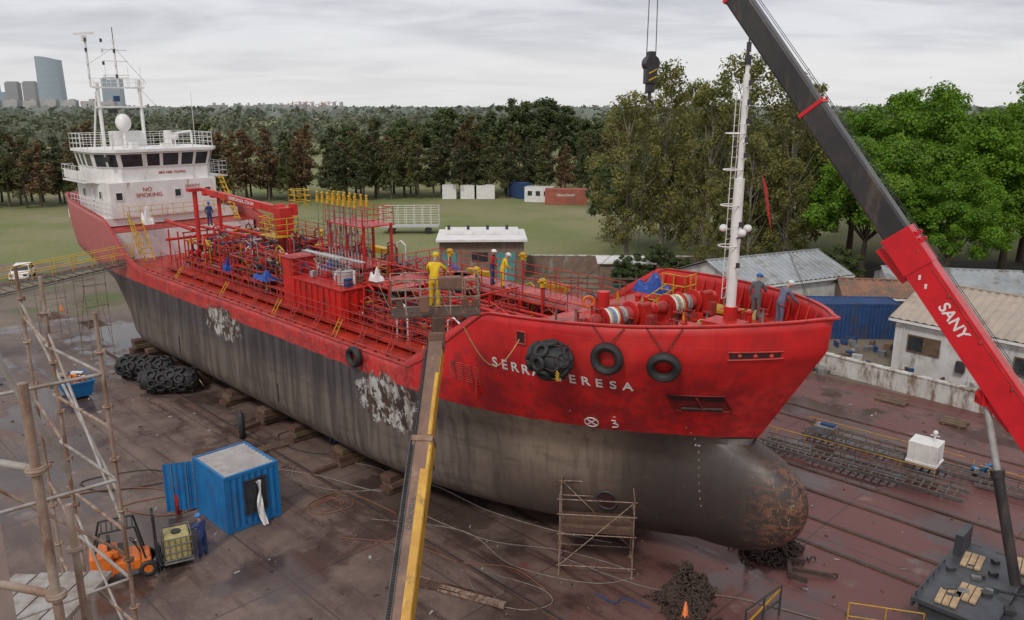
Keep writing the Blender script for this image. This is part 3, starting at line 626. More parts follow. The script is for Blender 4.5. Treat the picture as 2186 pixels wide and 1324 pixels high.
for (X,tt,axis) in((-50.29,-3.9,0),(-50.29,.3,0),(-50.29,2.6,0),(-52.2,-4.52,1),(-55.6,-4.52,1)):
    g=B();d=(1,0,0) if axis==0 else (0,-1,0);c_=Vector((X,tt,10.7))
    g.box(c_,(.03,.42,.5) if axis==0 else (.42,.03,.5),GLASS);e=Vector(d)*.02
    for s_ in(-1,1):
        if axis==0:g.box(c_+e+Vector((0,s_*.24,0)),(.03,.05,.58),WHT2);g.box(c_+e+Vector((0,0,s_*.28)),(.03,.5,.05),WHT2)
        else:g.box(c_+e+Vector((s_*.24,0,0)),(.05,.03,.58),WHT2);g.box(c_+e+Vector((0,0,s_*.28)),(.5,.03,.05),WHT2)
    g.obj('window',su)
g=B();g.box((-53.8,-4.53,10.2),(.75,.05,1.75),WHT2);g.box((-53.55,-4.58,10.2),(.06,.05,.14),DRK);g.obj('door',su,bevel=.01)
g=B();g.text('NO',(-50.27,-1.9,11.08),(0,1,0),(0,0,1),.42,REDL,bold=0);g.text('SMOKING',(-50.27,-1.8,10.68),(0,1,0),(0,0,1),.42,REDL,bold=0);g.text('SAFETY\nFIRST',(-50.27,1.45,10.95),(0,1,0),(0,0,1),.34,REDL,bold=0)
g.text('IMO NBR. 9234962',(-50.68,.2,12.2),(0,1,0),(0,0,1),.25,REDL,bold=.01);g.obj('wall_lettering',su)
for k,pl in enumerate(([(-50.4,-3.9,13.96),(-50.4,3.3,13.96),(-51.8,4.0,13.96),(-56.3,4.0,13.96),(-56.3,-4.9,13.96),(-52.5,-4.9,13.96),(-50.4,-3.9,13.96)],[(-52.6,-5.4,11.7),(-57.2,-5.4,11.7),(-57.2,-4.6,11.7)],[(-51.6,3.7,11.7),(-51.6,4.9,11.7),(-54.5,4.9,11.7)],[(-50.0,-4.7,9.3),(-58,-4.8,9.4)])):
    g=B();g.rail(pl,1.05,WHT2,.75,3,.022);g.obj('bridge_railing',su)
g=B();g.box((-54.9,-4.95,11.62),(4.7,.95,.08),WHT);g.box((-54.9,-5.4,12.1),(3.8,.04,.6),WHT);g.obj('bridge_wing',su)
g=B();g.box((-53,4.3,11.62),(3.0,1.2,.08),WHT);g.obj('bridge_wing',su)
g=B()
for d in(0,.6):g.beam((-50.0-d,3.7,11.8),(-47.6-d,3.7,8.6),.05,.14,YEL)
for k in range(9):g.box((-50.3+.27*k,3.7,11.6-.36*k),(.6,.3,.04),YEL)
g.obj('yellow_stairway',su)
g=B();g.rail([(-49.8,-3.9,9.1),(-48.7,-3.9,9.1),(-48.7,3.8,9.1)],1.0,YEL,.8,3,.022)
for d in(0,.6):g.beam((-48.3,-3.9+d,9.2),(-46.6,-3.9+d,6.5),.06,.1,YEL)
for k in range(8):g.box((-48.2+.2*k,-3.6,9.0-.33*k),(.2,.6,.04),YEL)
g.rail([(-48.2,-4.2,8.9),(-46.6,-4.2,6.5)],.9,YEL,.6,2,.026)
g.obj('yellow_stairway',su)
g=B();g.ball((-54.6,-1.5,15.75),(.56,.56,.66),WHT2,18,12);g.cyl((-54.6,-1.5,13.9),(-54.6,-1.5,15.2),.12,WHT2,10);g.obj('radome',su)
g=B();g.ball((-53.2,1.7,14.7),.28,WHT2,12,8);g.cyl((-53.2,1.7,13.9),(-53.2,1.7,14.5),.06,WHT2,6);g.obj('radome',su)
g=B();g.box((-52.0,-1.9,14.2),(.5,.5,.4),WHT2);g.box((-51.8,.4,14.15),(.3,.8,.3),WHT2)
g.tube([(-52.3,1.0,13.9),(-52.3,1.0,14.9),(-52.3,2.6,15.1),(-52.3,2.6,13.9)],.08,WHT2,8);g.cyl((-51.5,-3.7,13.4),(-50.8,-4.3,13.3),.2,DRK,12)
for i in range(8):g.cyl((R.uniform(-55.5,-51.5),R.uniform(-3.5,3),13.9),(R.uniform(-55.5,-51.5),R.uniform(-3.5,3),14.0),.05,WHT2,6)
g.obj('roof_equipment',su,kind='stuff')
g=B()
A=(-55,-2.9);C=(-55,.1)
g.cyl((*A,13.9),(*A,18.6),.13,WHT2,10);g.cyl((*C,13.9),(*C,18.9),.13,WHT2,10);g.cyl((-56,-3.3,13.9),(-55.1,-3.0,18),.07,WHT2,8)
for z in(16.9,18.3):g.box((-55,-1.4,z),(.35,3.6,.12),WHT2)
g.rail([(-54.8,-3.2,18.35),(-54.8,.4,18.35)],.6,WHT2,.6,2,.02)
g.cyl((-55,-1.4,18.3),(-55,-1.4,21.6),.09,WHT2,8,r2=.05);g.cyl((-55,-1.4,21.6),(-55,-1.4,22.6),.03,DRK,6)
g.cyl((-55,-3.35,18.3),(-55,-3.35,21.6),.08,WHT2,8);g.beam((-55.3,-4.0,22.0),(-54.7,-2.8,22.1),.1,.14,WHT2);g.box((-55,-3.4,21.7),(.3,.3,.4),WHT2)
g.beam((-55.3,-2.1,18.9),(-54.7,-.7,19.0),.08,.12,WHT2)
for z in(19.2,20.2,21):g.cyl((-55,-2.3,z),(-55,-.5,z),.025,WHT2,5)
for z in(19.0,19.9,20.8,21.5):
    for tt in(-1.45,-3.4,-2.3):g.cyl((-54.9,tt,z),(-54.9,tt,z+.25),.09,R.choice([DRK,WHT2,DRK]),8)
for tt in(-2.2,-.6,.3):g.cyl((-55,tt,18.4),(-55,tt,19.8),.018,WHT2,4)
g.cyl((-55,-1.4,21.2),(-55,.7,18.6),.012,DRK,4);g.cyl((-55,-1.4,21.2),(-55,-3.2,20),.012,DRK,4);g.cyl((-55,.1,18.3),(-52,2.6,14),.012,DRK,4);g.cyl((-53.5,3.4,14),(-53.5,3.4,18),.02,WHT2,4)
g.cyl((-55.4,-2.2,16.6),(-55.4,-1.6,16.6),.18,DRK,8);g.box((-54.8,-1.7,17.5),(.25,.4,.4),BLUD)
g.obj('radar_mast',su,kind='stuff')
# ------------------------------------------------------------------ loose things on/at ship
def tyre(name,loc,ax,Ra,r,label,group=None,ropes=None,cat='tyre'):
    e=empty(name,loc,label=label,category=cat)
    if group:e['group']=group
    g=B();g.torus((0,0,0),ax,Ra,r,BLK,26,10,1.15)
    axv=Vector(ax).normalized()
    for k in range(2):g.torus(axv*(r*.75*(1 if k else -1)),ax,Ra+.02,r*.55,BLK,26,6)
    g.obj('tyre_casing',e)
    if ropes:
        for p in ropes:
            g=B();a=Vector((0,0,Ra));bb=Vector(p)-Vector(loc);n=max(3,int((bb-a).length/.06))
            for i in range(n):
                q=a+(bb-a)*(i+.5)/n;g.torus(q,(1,0,0) if i%2 else (0,1,0),.03,.009,CHAIN,8,4)
            g.obj('hanging_chain',e)
    return e
for X,z,Ra in((-5.6,9.0,.42),(-4.0,8.95,.42)):
    p,nn,dx=hp(X,z,.2);lp=S(p.x,p.y,p.z);ax=Matrix.Rotation(SR,3,'Z')@nn
    r1=[]
    for dX in(-.5,.5):
        pp=hp(X+dX,ztop(X)+.0,.05)[0];r1.append(S(pp.x,pp.y,pp.z))
    tyre('tyre_fender',lp,ax,Ra,.145,'large black tyre fender hanging on chains from red bow','tyre fenders on the bow',r1)
p,nn,dx=hp(-18.6,6.35,.2);tyre('tyre_fender',S(p.x,p.y,p.z),Matrix.Rotation(SR,3,'Z')@nn,.36,.13,'single black tyre hanging from the deck edge midships')
def bigfender(name,loc,rz,L,r,label,group=None):
    e=empty(name,loc,rz,label=label,category='fender')
    if group:e['group']=group
    g=B();prof=[(-L/2,.02)]+[(-L/2+r*(1-math.cos(a)),r*math.sin(a)) for a in(.4,.8,1.2,1.57)]+[(L/2-r*(1-math.cos(a)),r*math.sin(a)) for a in(1.57,1.2,.8,.4)]+[(L/2,.02)]
    g.lathe((0,0,0),(1,0,0),prof,BLK,18);g.obj('fender_body',e)
    g=B();nr=max(1,int((L-r)/.6))
    for i in range(nr):
        x=(-(nr-1)/2+i)*.6
        for k in range(8):
            a=2*math.pi*k/8+(.39 if i%2 else 0);n=Vector((R.uniform(-.25,.25),math.cos(a),math.sin(a)));g.torus(Vector((x+R.uniform(-.05,.05),0,0))+n*(r+.05),n,R.uniform(.21,.27),.085,BLK,14,6)
    for sx in(-1,1):
        for k in range(5):
            a=2*math.pi*k/5;n=Vector((sx*.9,math.cos(a)*.6,math.sin(a)*.6)).normalized();g.torus(Vector((sx*(L/2-r*.3),math.cos(a)*r*.55,math.sin(a)*r*.55)),n,.22,.085,BLK,14,6)
    g.obj('tyre_net',e)
    g=B()
    for k in range(8):
        a=2*math.pi*k/8+.2;g.tube([(-L/2,0,0),(-L/2+r*.5,math.cos(a)*r*.9,math.sin(a)*r*.9),(L/2-r*.5,math.cos(a)*(r+.1),math.sin(a)*(r+.1)),(L/2,0,0)],.022,CHAIN,5)
    if group:
        for k in range(5):g.tube([(L/2,0,0),(L/2+.2,.1*k-.2,-.2-.08*k),(L/2+.15,.1,-r*.8+.05)],.025,ROPE if k<2 else GL,5)
    else:
        for k in range(4):g.tube([(L/2-.25,-r*.9,-.1-.1*k),(L/2-.1,-r*.95,-.22-.07*k),(L/2-.2,-r*.9,-.34-.05*k)],.022,YEL,5)
    g.obj('chain_net',e);return e
p,nn,dx=hp(-7.25,8.88,.72);bigfender('pneumatic_fender',S(p.x,p.y,p.z),SR+rad(8),1.6,.52,'black pneumatic fender wrapped in tyres hanging on the bow')
bigfender('pneumatic_fender',(-23.3,48.2,.85),rad(-8),4.0,.65,'long black tyre-covered fender lying on the concrete',group='fenders on the ground')
bigfender('pneumatic_fender',(-20.9,45.9,.85),rad(4),3.6,.65,'long black tyre-covered fender lying on the concrete',group='fenders on the ground')
def tarp(loc,d,label,mt=TARP,name='tarpaulin'):
    g=B();n=14;vs=[];rr=random.Random(int(loc[0]*10))
    for i in range(n+1):
        for j in range(n+1):
            x=(i/n-.5);y=(j/n-.5);e=max(abs(x),abs(y))*2
            z=d[2]*(1-e**3)*(.7+.3*math.sin(i*.6+j*.4))+rr.uniform(-.03,.03)*d[2]*2*(1 if e<.95 else 0);vs.append((x*d[0]*(1+.12*rr.random()),y*d[1]*(1+.12*rr.random()),max(0,z)))
    g.add(vs,[(i*(n+1)+j,(i+1)*(n+1)+j,(i+1)*(n+1)+j+1,i*(n+1)+j+1) for i in range(n) for j in range(n)],mt,False)
    g.obj(name,None,loc,SR,label=label,category='tarp')
tarp(S(-31.6,-2.9,7.4),(1.5,.8,.5),'crumpled blue tarpaulin over pipes on the deck')
tarp(S(-14.0,-1.0,7.5),(1.5,1.1,.6),'crumpled blue tarpaulin near the bow break')
tarp(S(-9.2,3.0,9.4),(1.3,1.0,.8),'blue tarpaulin thrown over forecastle gear')
tarp(S(-26.6,-1.8,8.3),(1.1,.7,.8),'blue tarpaulin on the red deck house')
tarp(S(-35.5,-3.3,7.4),(.5,.4,.8),'blue plastic bag tied to the railing')
tarp(S(-48.0,-3.0,8.9),(.9,.6,1.3),'white sheet hung by the superstructure',WHT2,'white_sheet')
tarp(S(-22.6,-1.6,8.5),(.6,.5,.7),'white plastic sheet over deck equipment',WHT2,'white_sheet')
tarp(S(-23.6,4.2,7.8),(2.0,.8,.6),'blue tarpaulin over equipment by the railing')
g=B();g.cyl((0,0,0),(0,0,.7),.4,GL,16);g.torus((0,0,.68),(0,0,1),.4,.03,GL,16,5);g.obj('drum',None,S(-23.9,-2.6,8.28),0,label='open pale grey drum on the deck house',category='drum')
hk=empty('crane_hook',(5.3,31.8,17.2),rad(20),label='black hook block with yellow stripes hanging on wires',category='crane hook')
g=B();g.box((0,0,1.05),(.46,.34,.9),CBLK);g.cyl((0,-.18,1.35),(0,.18,1.35),.3,CBLK,18);g.box((0,0,.45),(.3,.26,.35),CBLK);g.box((0,0,1.65),(.26,.26,.3),CBLK);g.obj('hook_block',hk,bevel=.04)
g=B()
for k in range(2):g.beam((-.17,-.19,.72+.26*k),(.17,-.19,.88+.26*k),.01,.05,YEL)
g.obj('hazard_stripe',hk)
g=B();g.cyl((0,0,.3),(0,0,0),.07,CBLK,10);pts=[(0,0,0)]+[(.16*math.sin(a),0,-.18+.16*math.cos(a)) for a in np.linspace(0,4.4,10)];g.tube(pts,.05,CBLK,8);g.obj('hook',hk)
for x in(-.2,.2):
    g=B();g.cyl((x,0,1.5),(x*.6,0,9),.018,DRK,5);g.obj('hoist_wire',hk)
g=B();g.cyl((0,0,-.3),(-.2,.1,-6.5),.014,DRK,5);g.obj('hoist_wire',hk)
# ------------------------------------------------------------------ PEOPLE
def person(loc,rz,top,bottom,helmet,label,lean=0,arms=None,legs=None,feet=BOOT,head=0,hood=False):
    rt=Matrix.Rotation(-rad(lean),3,'X');hz=.95 if not legs or 'hip' not in legs else legs['hip']
    pel=Vector((0,0,hz))
    def up(x,y,z): return pel+rt@Vector((x,y,z-.95))
    V=[];E=[];T=[];Rr=[]
    def v(p,r):V.append(Vector(p));Rr.append(r);return len(V)-1
    def e(a,b_,tag):E.append((a,b_));T.append(tag)
    p0=v(pel,.15);p1=v(up(0,0,1.15),.145);p2=v(up(0,0,1.36),.16);p3=v(up(0,0,1.47),.065);p4=v(up(0,.015,1.56),.06)
    hr=Matrix.Rotation(-rad(head),3,'X')
    hb=up(0,.015,1.56);p5=v(hb+rt@hr@Vector((0,.01,.09)),.095);p6=v(hb+rt@hr@Vector((0,0,.17)),.075)
    for a,b_,tg in((p0,p1,'b'),(p1,p2,'t'),(p2,p3,'t'),(p3,p4,'s'),(p4,p5,'s'),(p5,p6,'s')):e(a,b_,tg)
    A=arms or {};
    for sd in(-1,1):
        k='R' if sd>0 else 'L'
        sh=v(up(sd*.17,0,1.40),.08);e(p2,sh,'t')
        el,ha=A.get(k,((sd*.26,-.03,1.13),(sd*.27,.1,.90)))
        elp=up(*el);hap=up(*ha);s1=v(elp,.058);e(sh,s1,'t');wr=v(elp+(hap-elp)*.92,.042);e(s1,wr,'t')
        d=(hap-elp).normalized();side=d.cross(Vector((0,0,1)));side=side.normalized() if side.length>.1 else Vector((1,0,0))
        pm=v(hap+d*.05,.032);e(wr,pm,'s')
        for fi,(o,L) in enumerate(((-.03,.065),(-.01,.078),(.011,.073),(.031,.057))):
            f1=v(hap+d*.10+side*o,.009);f2=v(hap+d*(.10+L*.55)+side*o-Vector((0,0,.012)),.008);f3=v(hap+d*(.10+L)+side*o-Vector((0,0,.035)),.007);e(pm,f1,'s');e(f1,f2,'s');e(f2,f3,'s')
        t1=v(hap+d*.045+side*(-sd)*.045,.011);t2=v(hap+d*.09+side*(-sd)*.06,.008);e(pm,t1,'s');e(t1,t2,'s')
        Lg=legs or {};kn,an=Lg.get(k,((sd*.105,.03,.50),(sd*.12,-.01,.09)))
        hp_=v(pel+Vector((sd*.09,0,-.06)),.11);e(p0,hp_,'b');kk=v(kn,.082);e(hp_,kk,'b');aa=v(an,.065);e(kk,aa,'b');to=v(Vector(an)+Vector((sd*.02,.15,-.045)),.045);hl=v(Vector(an)+Vector((0,-.03,-.04)),.045);e(aa,to,'f');e(aa,hl,'f')
    me=bpy.data.meshes.new('b');me.from_pydata(V,E,[]);ob=bpy.data.objects.new('b',me);col.objects.link(ob)
    ob.modifiers.new('s','SKIN')
    for i,sv in enumerate(me.skin_vertices[0].data): sv.radius=(Rr[i],Rr[i]*(.8 if i in(0,1,2) else 1));sv.use_root=(i==0)
    ss=ob.modifiers.new('u','SUBSURF');ss.levels=1;ss.render_levels=1
    bpy.context.view_layer.update();dg=bpy.context.evaluated_depsgraph_get();me2=bpy.data.meshes.new_from_object(ob.evaluated_get(dg));bpy.data.objects.remove(ob)
    me2.materials.clear()
    for q in [top,bottom,SKIN,feet]:me2.materials.append(q)
    ix={'t':0,'b':1,'s':2,'f':3}
    a_=np.array([V[x] for x,_ in E]);b_=np.array([V[y] for _,y in E]);ab=b_-a_;l2=(ab**2).sum(1)+1e-9
    for pl in me2.polygons:
        c_=np.array(pl.center);u=np.clip(((c_-a_)*ab).sum(1)/l2,0,1);dd=((a_+ab*u[:,None]-c_)**2).sum(1);pl.material_index=ix[T[int(dd.argmin())]];pl.use_smooth=True
    e_=empty('person',loc,rz,label=label,category='person')
    bo=bpy.data.objects.new('body',me2);col.objects.link(bo);bo.parent=e_
    hc=V[p5]+rt@hr@Vector((0,0,.03));HR=rt@hr
    g=B();g.T=Matrix.Translation(hc)@HR.to_4x4()
    g.ball((0,.0,.03),(.115,.135,.10),helmet,14,8)
    if not hood:g.lathe((0,.02,.02),(0,0,1),[(-.005,.10),(0,.15),(.012,.15),(.02,.10)],helmet,16)
    g.obj('helmet' if not hood else 'hood',e_)
    g=B();g.T=Matrix.Translation(hc)@HR.to_4x4()
    g.ball((-.035,.088,-.03),.013,BOOT,6,4).ball((.035,.088,-.03),.013,BOOT,6,4).ball((0,.105,-.055),(.014,.02,.022),SKIN,6,5).box((0,.092,-.088),(.045,.01,.008),REDL).ball((.098,0,-.04),(.012,.022,.03),SKIN,6,5).ball((-.098,0,-.04),(.012,.022,.03),SKIN,6,5)
    g.obj('face',e_);return e_
person((-2.42,24.2,10.83),rad(-12),YELB,YELB,HYE,'worker in yellow rain suit and hood leaning over the basket',lean=14,arms={'R':((.3,.2,1.28),(.2,.45,1.2)),'L':((-.3,.2,1.25),(-.15,.42,1.12))},hood=True,head=20)
person(S(-17.3,2.0,8.4),SR+rad(-35),YELB,YELB,HWH,'worker in yellow rain suit bending by the catwalk rail',lean=22,arms={'R':((.27,.12,1.18),(.12,.38,1.12)),'L':((-.27,.12,1.18),(-.1,.38,1.1))},head=15)
person(S(-18.1,2.1,8.4),SR+rad(-60),REDC,NAVY,HWH,'worker in red jacket, dark trousers and white helmet',lean=6,arms={'R':((.27,.02,1.15),(.15,.25,1.1))})
person(S(-3.1,2.2,ztop(-2.9)-1.05),SR+rad(-25),GCL,GCL,HWH,'worker in grey blue coverall leaning on the bow bulwark',lean=28,arms={'R':((.28,.28,1.2),(.25,.55,1.15)),'L':((-.28,.25,1.2),(-.22,.5,1.12))},head=20)
person(S(-4.4,2.9,ztop(-4.4)-1.05),SR+rad(10),GCL2,GCL2,HBL,'worker in grey coverall and blue helmet standing at the bulwark',lean=10,arms={'R':((.27,.15,1.15),(.2,.4,1.12))},head=15)
person((-12.0,27.7,0.01),rad(60),NAVY,NAVY,HBL,'worker in navy coverall reaching toward the caged tank',lean=6,arms={'R':((.28,.15,1.2),(.2,.42,1.15)),'L':((-.28,.15,1.25),(-.2,.42,1.25))})
person((-9.3,38.2,0.01),rad(-20),NAVY,NAVY,HBL,'worker in navy coverall crouching under the hull',lean=45,arms={'R':((.25,.2,1.2),(.2,.4,1.05)),'L':((-.25,.2,1.2),(-.2,.4,1.05))},legs={'hip':.62,'R':((.15,.32,.5),(.13,.02,.09)),'L':((-.15,.32,.5),(-.13,.02,.09))})
person(S(-47.3,1.2,8.4),SR+rad(-90),NAVY,NAVY,HBL,'worker in navy coverall standing before the superstructure')
# ------------------------------------------------------------------ BOOM LIFT
L0=Vector((-3.0,14.6,0))
bl=empty('boom_lift',L0,0,label='weathered brown and yellow telescopic boom lift raised to the ship',category='boom lift')
def rel(g,o): g.T=Matrix.Translation(-o);return g
a=Vector((-3.05,15.2,1.9));bt=Vector((-2.3,23.35,10.0));dv=(bt-a)
D=dv.normalized();Sd=D.cross(Vector((0,0,1))).normalized();U=Sd.cross(D)
g=rel(B(),L0);g.beam(a,a+dv*.72,.56,.58,BMBR);g.beam(a+dv*.71,a+dv*.725,.62,.66,BMBR)
g.obj('outer_boom',bl,bevel=.015)
g=rel(B(),L0);g.beam(a+dv*.7,bt,.44,.44,BMBR);g.box(bt,(.48,.45,.6),BMBR);g.obj('inner_boom',bl,bevel=.015)
g=rel(B(),L0)
g.beam(a+Sd*.292,a+dv*.71+Sd*.292,.02,.54,OCH);g.beam(a+Sd*.17+U*.298,a+dv*.64+Sd*.17+U*.298,.23,.015,OCH);g.beam(a+dv*.64+Sd*.24+U*.298,a+dv*.705+Sd*.24+U*.298,.08,.015,OCH)
g.beam(a+dv*.73+Sd*.228,a+dv*.97+Sd*.228,.015,.4,OCH);g.beam(a+dv*.73+Sd*.17+U*.225,a+dv*.9+Sd*.17+U*.225,.1,.012,OCH)
g.obj('ochre_side_plate',bl)
g=rel(B(),L0)
for i in range(150):
    q=a+dv*(.02+.95*i/150)-Sd*.27+U*(.33 if i<108 else .26);g.box(q,(.09,.05,.03),DRK)
g.beam(a-Sd*.33+U*.30,a+dv*.72-Sd*.33+U*.30,.03,.06,DRK);g.beam(a-Sd*.20+U*.30,a+dv*.72-Sd*.20+U*.30,.03,.05,DRK);g.cyl(a+dv*.72-Sd*.22+U*.3,bt-Sd*.22+U*.2,.03,BLK,6)
g.obj('cable_track',bl,kind='stuff')
g=rel(B(),L0);g.text('HTBORTO',a+dv*.53-Sd*.06+U*.297,-D,Sd,.18,DRK,bold=.01);g.obj('boom_lettering',bl)
g=rel(B(),L0);g.box((-3,14.4,1.2),(2.0,4.4,.8),YEL);g.box((-3,13.8,2.2),(1.2,1.8,1.2),BMBR);g.obj('chassis',bl,bevel=.05)
for x in(-1.1,1.1):
    for y in(-1.5,1.4):
        g=rel(B(),L0);g.cyl((-3+x-.2,14.4+y,.5),(-3+x+.2,14.4+y,.5),.5,BLK,20);g.cyl((-3+x-.22,14.4+y,.5),(-3+x+.22,14.4+y,.5),.22,YEL,12);g.obj('wheel',bl)
g=B();g.T=Matrix.Translation(Vector((-2.4,24.1,10.72))-L0)@Matrix.Rotation(rad(8),4,'Z')
g.box((0,0,.03),(2.75,1.1,.06),RUST)
pts=[(-1.35,-.52,.06),(1.35,-.52,.06),(1.35,.52,.06),(-1.35,.52,.06),(-1.35,-.52,.06)];g.rail(pts,1.12,SCF,.45,4,.024)
for x in(-1.3,-.85,-.4,.4,.85,1.3):g.beam((x,-.52,.1),(x-.4,-.52,1.1),.02,.02,SCF)
for x in(-1.1,.9,1.2):g.box((x,-.54,.4),(.22,.02,.25),RUST)
g.obj('work_basket',bl)
g=B();g.T=Matrix.Translation(Vector((-2.4,24.1,10.72))-L0)@Matrix.Rotation(rad(8),4,'Z')
g.box((.45,-.42,1.05),(.7,.3,.38),BMBR);g.box((-.35,-.62,.45),(.3,.2,.5),BMBR);g.box((.05,-.55,-.2),(.42,.28,.45),RUST);g.obj('control_box',bl,bevel=.03)
h0=Vector((-1.5,23.9,10.3));h1=Vector((.25,26.3,9.2))
h=[h0+(h1-h0)*i/12+Vector((0,0,-1.1*math.sin(math.pi*i/12))) for i in range(13)]
g=B();g.tube(h,.018,ROPE,5);g.obj('water_hose',None,label='thin yellow hose looping from the lift basket to the ship',category='hose')
# ------------------------------------------------------------------ MOBILE CRANE
cn=empty('mobile_crane',S(6,3.6,0),SR,label='mobile crane with red and black telescopic boom',category='crane')
inv=Matrix.Rotation(-SR,4,'Z')@Matrix.Translation(-S(6,3.6,0))
def CB(): g=B();g.T=inv;return g
A=Vector((16.45,23.2,6.9));Bv=Vector((8.2,29.75,20.3));dv=Bv-A;piv=A-dv*.33
def kp(k):return A+dv*k
bc=empty('boom',(0,0,0));bc.parent=cn
D=dv.normalized();Sd=D.cross(Vector((0,0,1))).normalized();U=Sd.cross(D);Sn=-Sd if (-Sd).y<0 else Sd
g=CB();g.beam(piv,kp(.44),.75,.96,CRED,w2=.72,h2=.92);g.beam(kp(.37),kp(.45),.8,1.0,CRED)
g.beam(kp(.03)-U*.4,kp(.12)-U*.56,.4,.35,CRED);g.box(kp(.10)-U*.6,(.45,.45,.4),CRED)
for k in(.1,.2,.3,.4):g.box(kp(k)+Sn*.38+U*.3,(.08,.08,.1),RED3)
g.beam(kp(-.2)+Sn*.385+U*.36,kp(.36)+Sn*.385+U*.36,.02,.03,RED3)
for k in(.335,.355):g.box(kp(k)+Sn*.37-U*.1,(.1,.02,.16),WL)
g.beam(kp(.36)-U*.62,kp(.44)-U*.75,.25,.25,CRED)
for q in(.415,.43):
    for s_ in(-.5,.5):g.box(kp(q)+U*.54+Sd*s_*.5,(.13,.13,.13),CRED)
g.obj('base_boom_section',bc,bevel=.05)
for k0,k1,w_,h_ in((.44,.75,.62,.86),(.73,1.04,.55,.78),(1.0,1.38,.48,.7)):
    g=CB();g.beam(kp(k0),kp(k1),w_,h_,CBLK);g.obj('boom_section',bc,bevel=.07)
    g=CB();g.beam(kp(k1-.008) if k1<1.3 else kp(1.36),kp(k1),w_+.07,h_+.08,CRED)
    for q in(-.4,.4):g.box(kp(k1)+U*(h_/2+.06)+Sd*q*w_,(.08,.08,.1),CRED)
    g.obj('boom_collar',bc,bevel=.02)
g=CB();g.text('SANY',kp(.255)+Sn*.372,-D,U,.5,WL,bold=.02);g.obj('boom_lettering',bc)
for s_ in(-.12,.12):
    g=CB();g.cyl(kp(-.1)+U*.65+Sd*s_,kp(1.36)+U*.5+Sd*s_,.012,DRK,5);g.obj('hoist_rope',bc)
g=CB();g.cyl(kp(1.36)-U*.3,Vector((5.2,31.8,24.5)),.03,DRK,5);g.obj('hoist_rope',bc)
g=CB();c0=Vector((16.4,22.9,1.9));c1=kp(.1)-U*.6
g.cyl(c0,c0+(c1-c0)*.6,.17,CBLK,18);g.cyl(c0+(c1-c0)*.6,c1,.11,GL,16);g.cyl(c0+(c1-c0)*.58,c0+(c1-c0)*.62,.22,CBLK,18);g.obj('luffing_cylinder',cn)
DG=M('dark_grey_paint',(.06,.065,.075),(.045,.048,.055),2,.4,grime=(.12,.1,.09),gs=3,ga=.35)
g=B();g.box((2.2,-.2,.95),(9.5,2.9,.55),DG);g.box((-2.0,0,1.3),(2.4,4.9,.14),DG);g.box((-2.0,0,1.05),(2.0,4.6,.34),DRK);g.box((-2.95,1.9,1.7),(.25,1.2,.9),DG);g.box((.8,1.0,1.45),(2.6,1.2,.45),DG);g.box((-.4,2.2,1.55),(1.0,.8,.35),DG)
g.rail([(-3.1,-2.3,1.37),(-3.1,.5,1.37)],.15,DG,.6,1,.03);g.cyl((-1.2,-.3,1.5),(.9,-.3,1.9),.05,BLK,6)
for i in range(14):g.box((R.uniform(-2.8,-.6),R.uniform(-2,2),1.42),(R.uniform(.1,.4),R.uniform(.1,.3),R.uniform(.08,.2)),R.choice([DG,DRK,GRY]),R.random())
g.beam((-3.15,-2.5,1.15),(-3.15,2.5,1.15),.06,.2,DRK)
for k in range(6):g.box((-3.19,-2.2+k*.8,1.15),(.01,.4,.07),REDL);g.box((-3.19,-1.8+k*.8,1.15),(.01,.4,.07),WL)
g.obj('carrier_deck',cn,bevel=.03)
g=B();g.box((2.6,0,1.9),(3.4,2.4,1.3),CRED);g.box((2.3,-1.4,2.2),(2.0,.9,1.6),CRED);g.obj('slewing_cab',cn,bevel=.08)
for X in(-.6,.9,4.2,5.6):
    for y in(-1.3,1.0):
        g=B();g.cyl((X,y-.2,.55),(X,y+.2,.55),.55,BLK,22);g.cyl((X,y-.22,.55),(X,y+.22,.55),.28,GRY,12);g.obj('wheel',cn)
for X in(-2.4,5.6):
    g=B();g.box((X,0,.75),(.5,7.0,.35),DG)
    for y in(-3.4,3.4):g.cyl((X,y,.06),(X,y,.9),.1,GL,10);g.cyl((X,y,.01),(X,y,.07),.4,DRK,14)
    g.obj('outrigger',cn,bevel=.02)
for k,(x,y,z,rz) in enumerate([(-2.3,-1.7,1.42,.1),(-1.9,-1.0,1.42,.05),(-.9,1.5,1.72,.15),(-2.4,1.2,1.42,.1)]):
    g=B()
    for j in range(3):g.box((j*.22-.22,0,0),(.19,1.05,.08),WOODL)
    g.obj('timber_plank_stack',None,S(6+x,3.6+y,z),SR+rz,label='pale timber packing boards lying on the crane deck',category='planks',group='timber boards on the crane',bevel=.01)
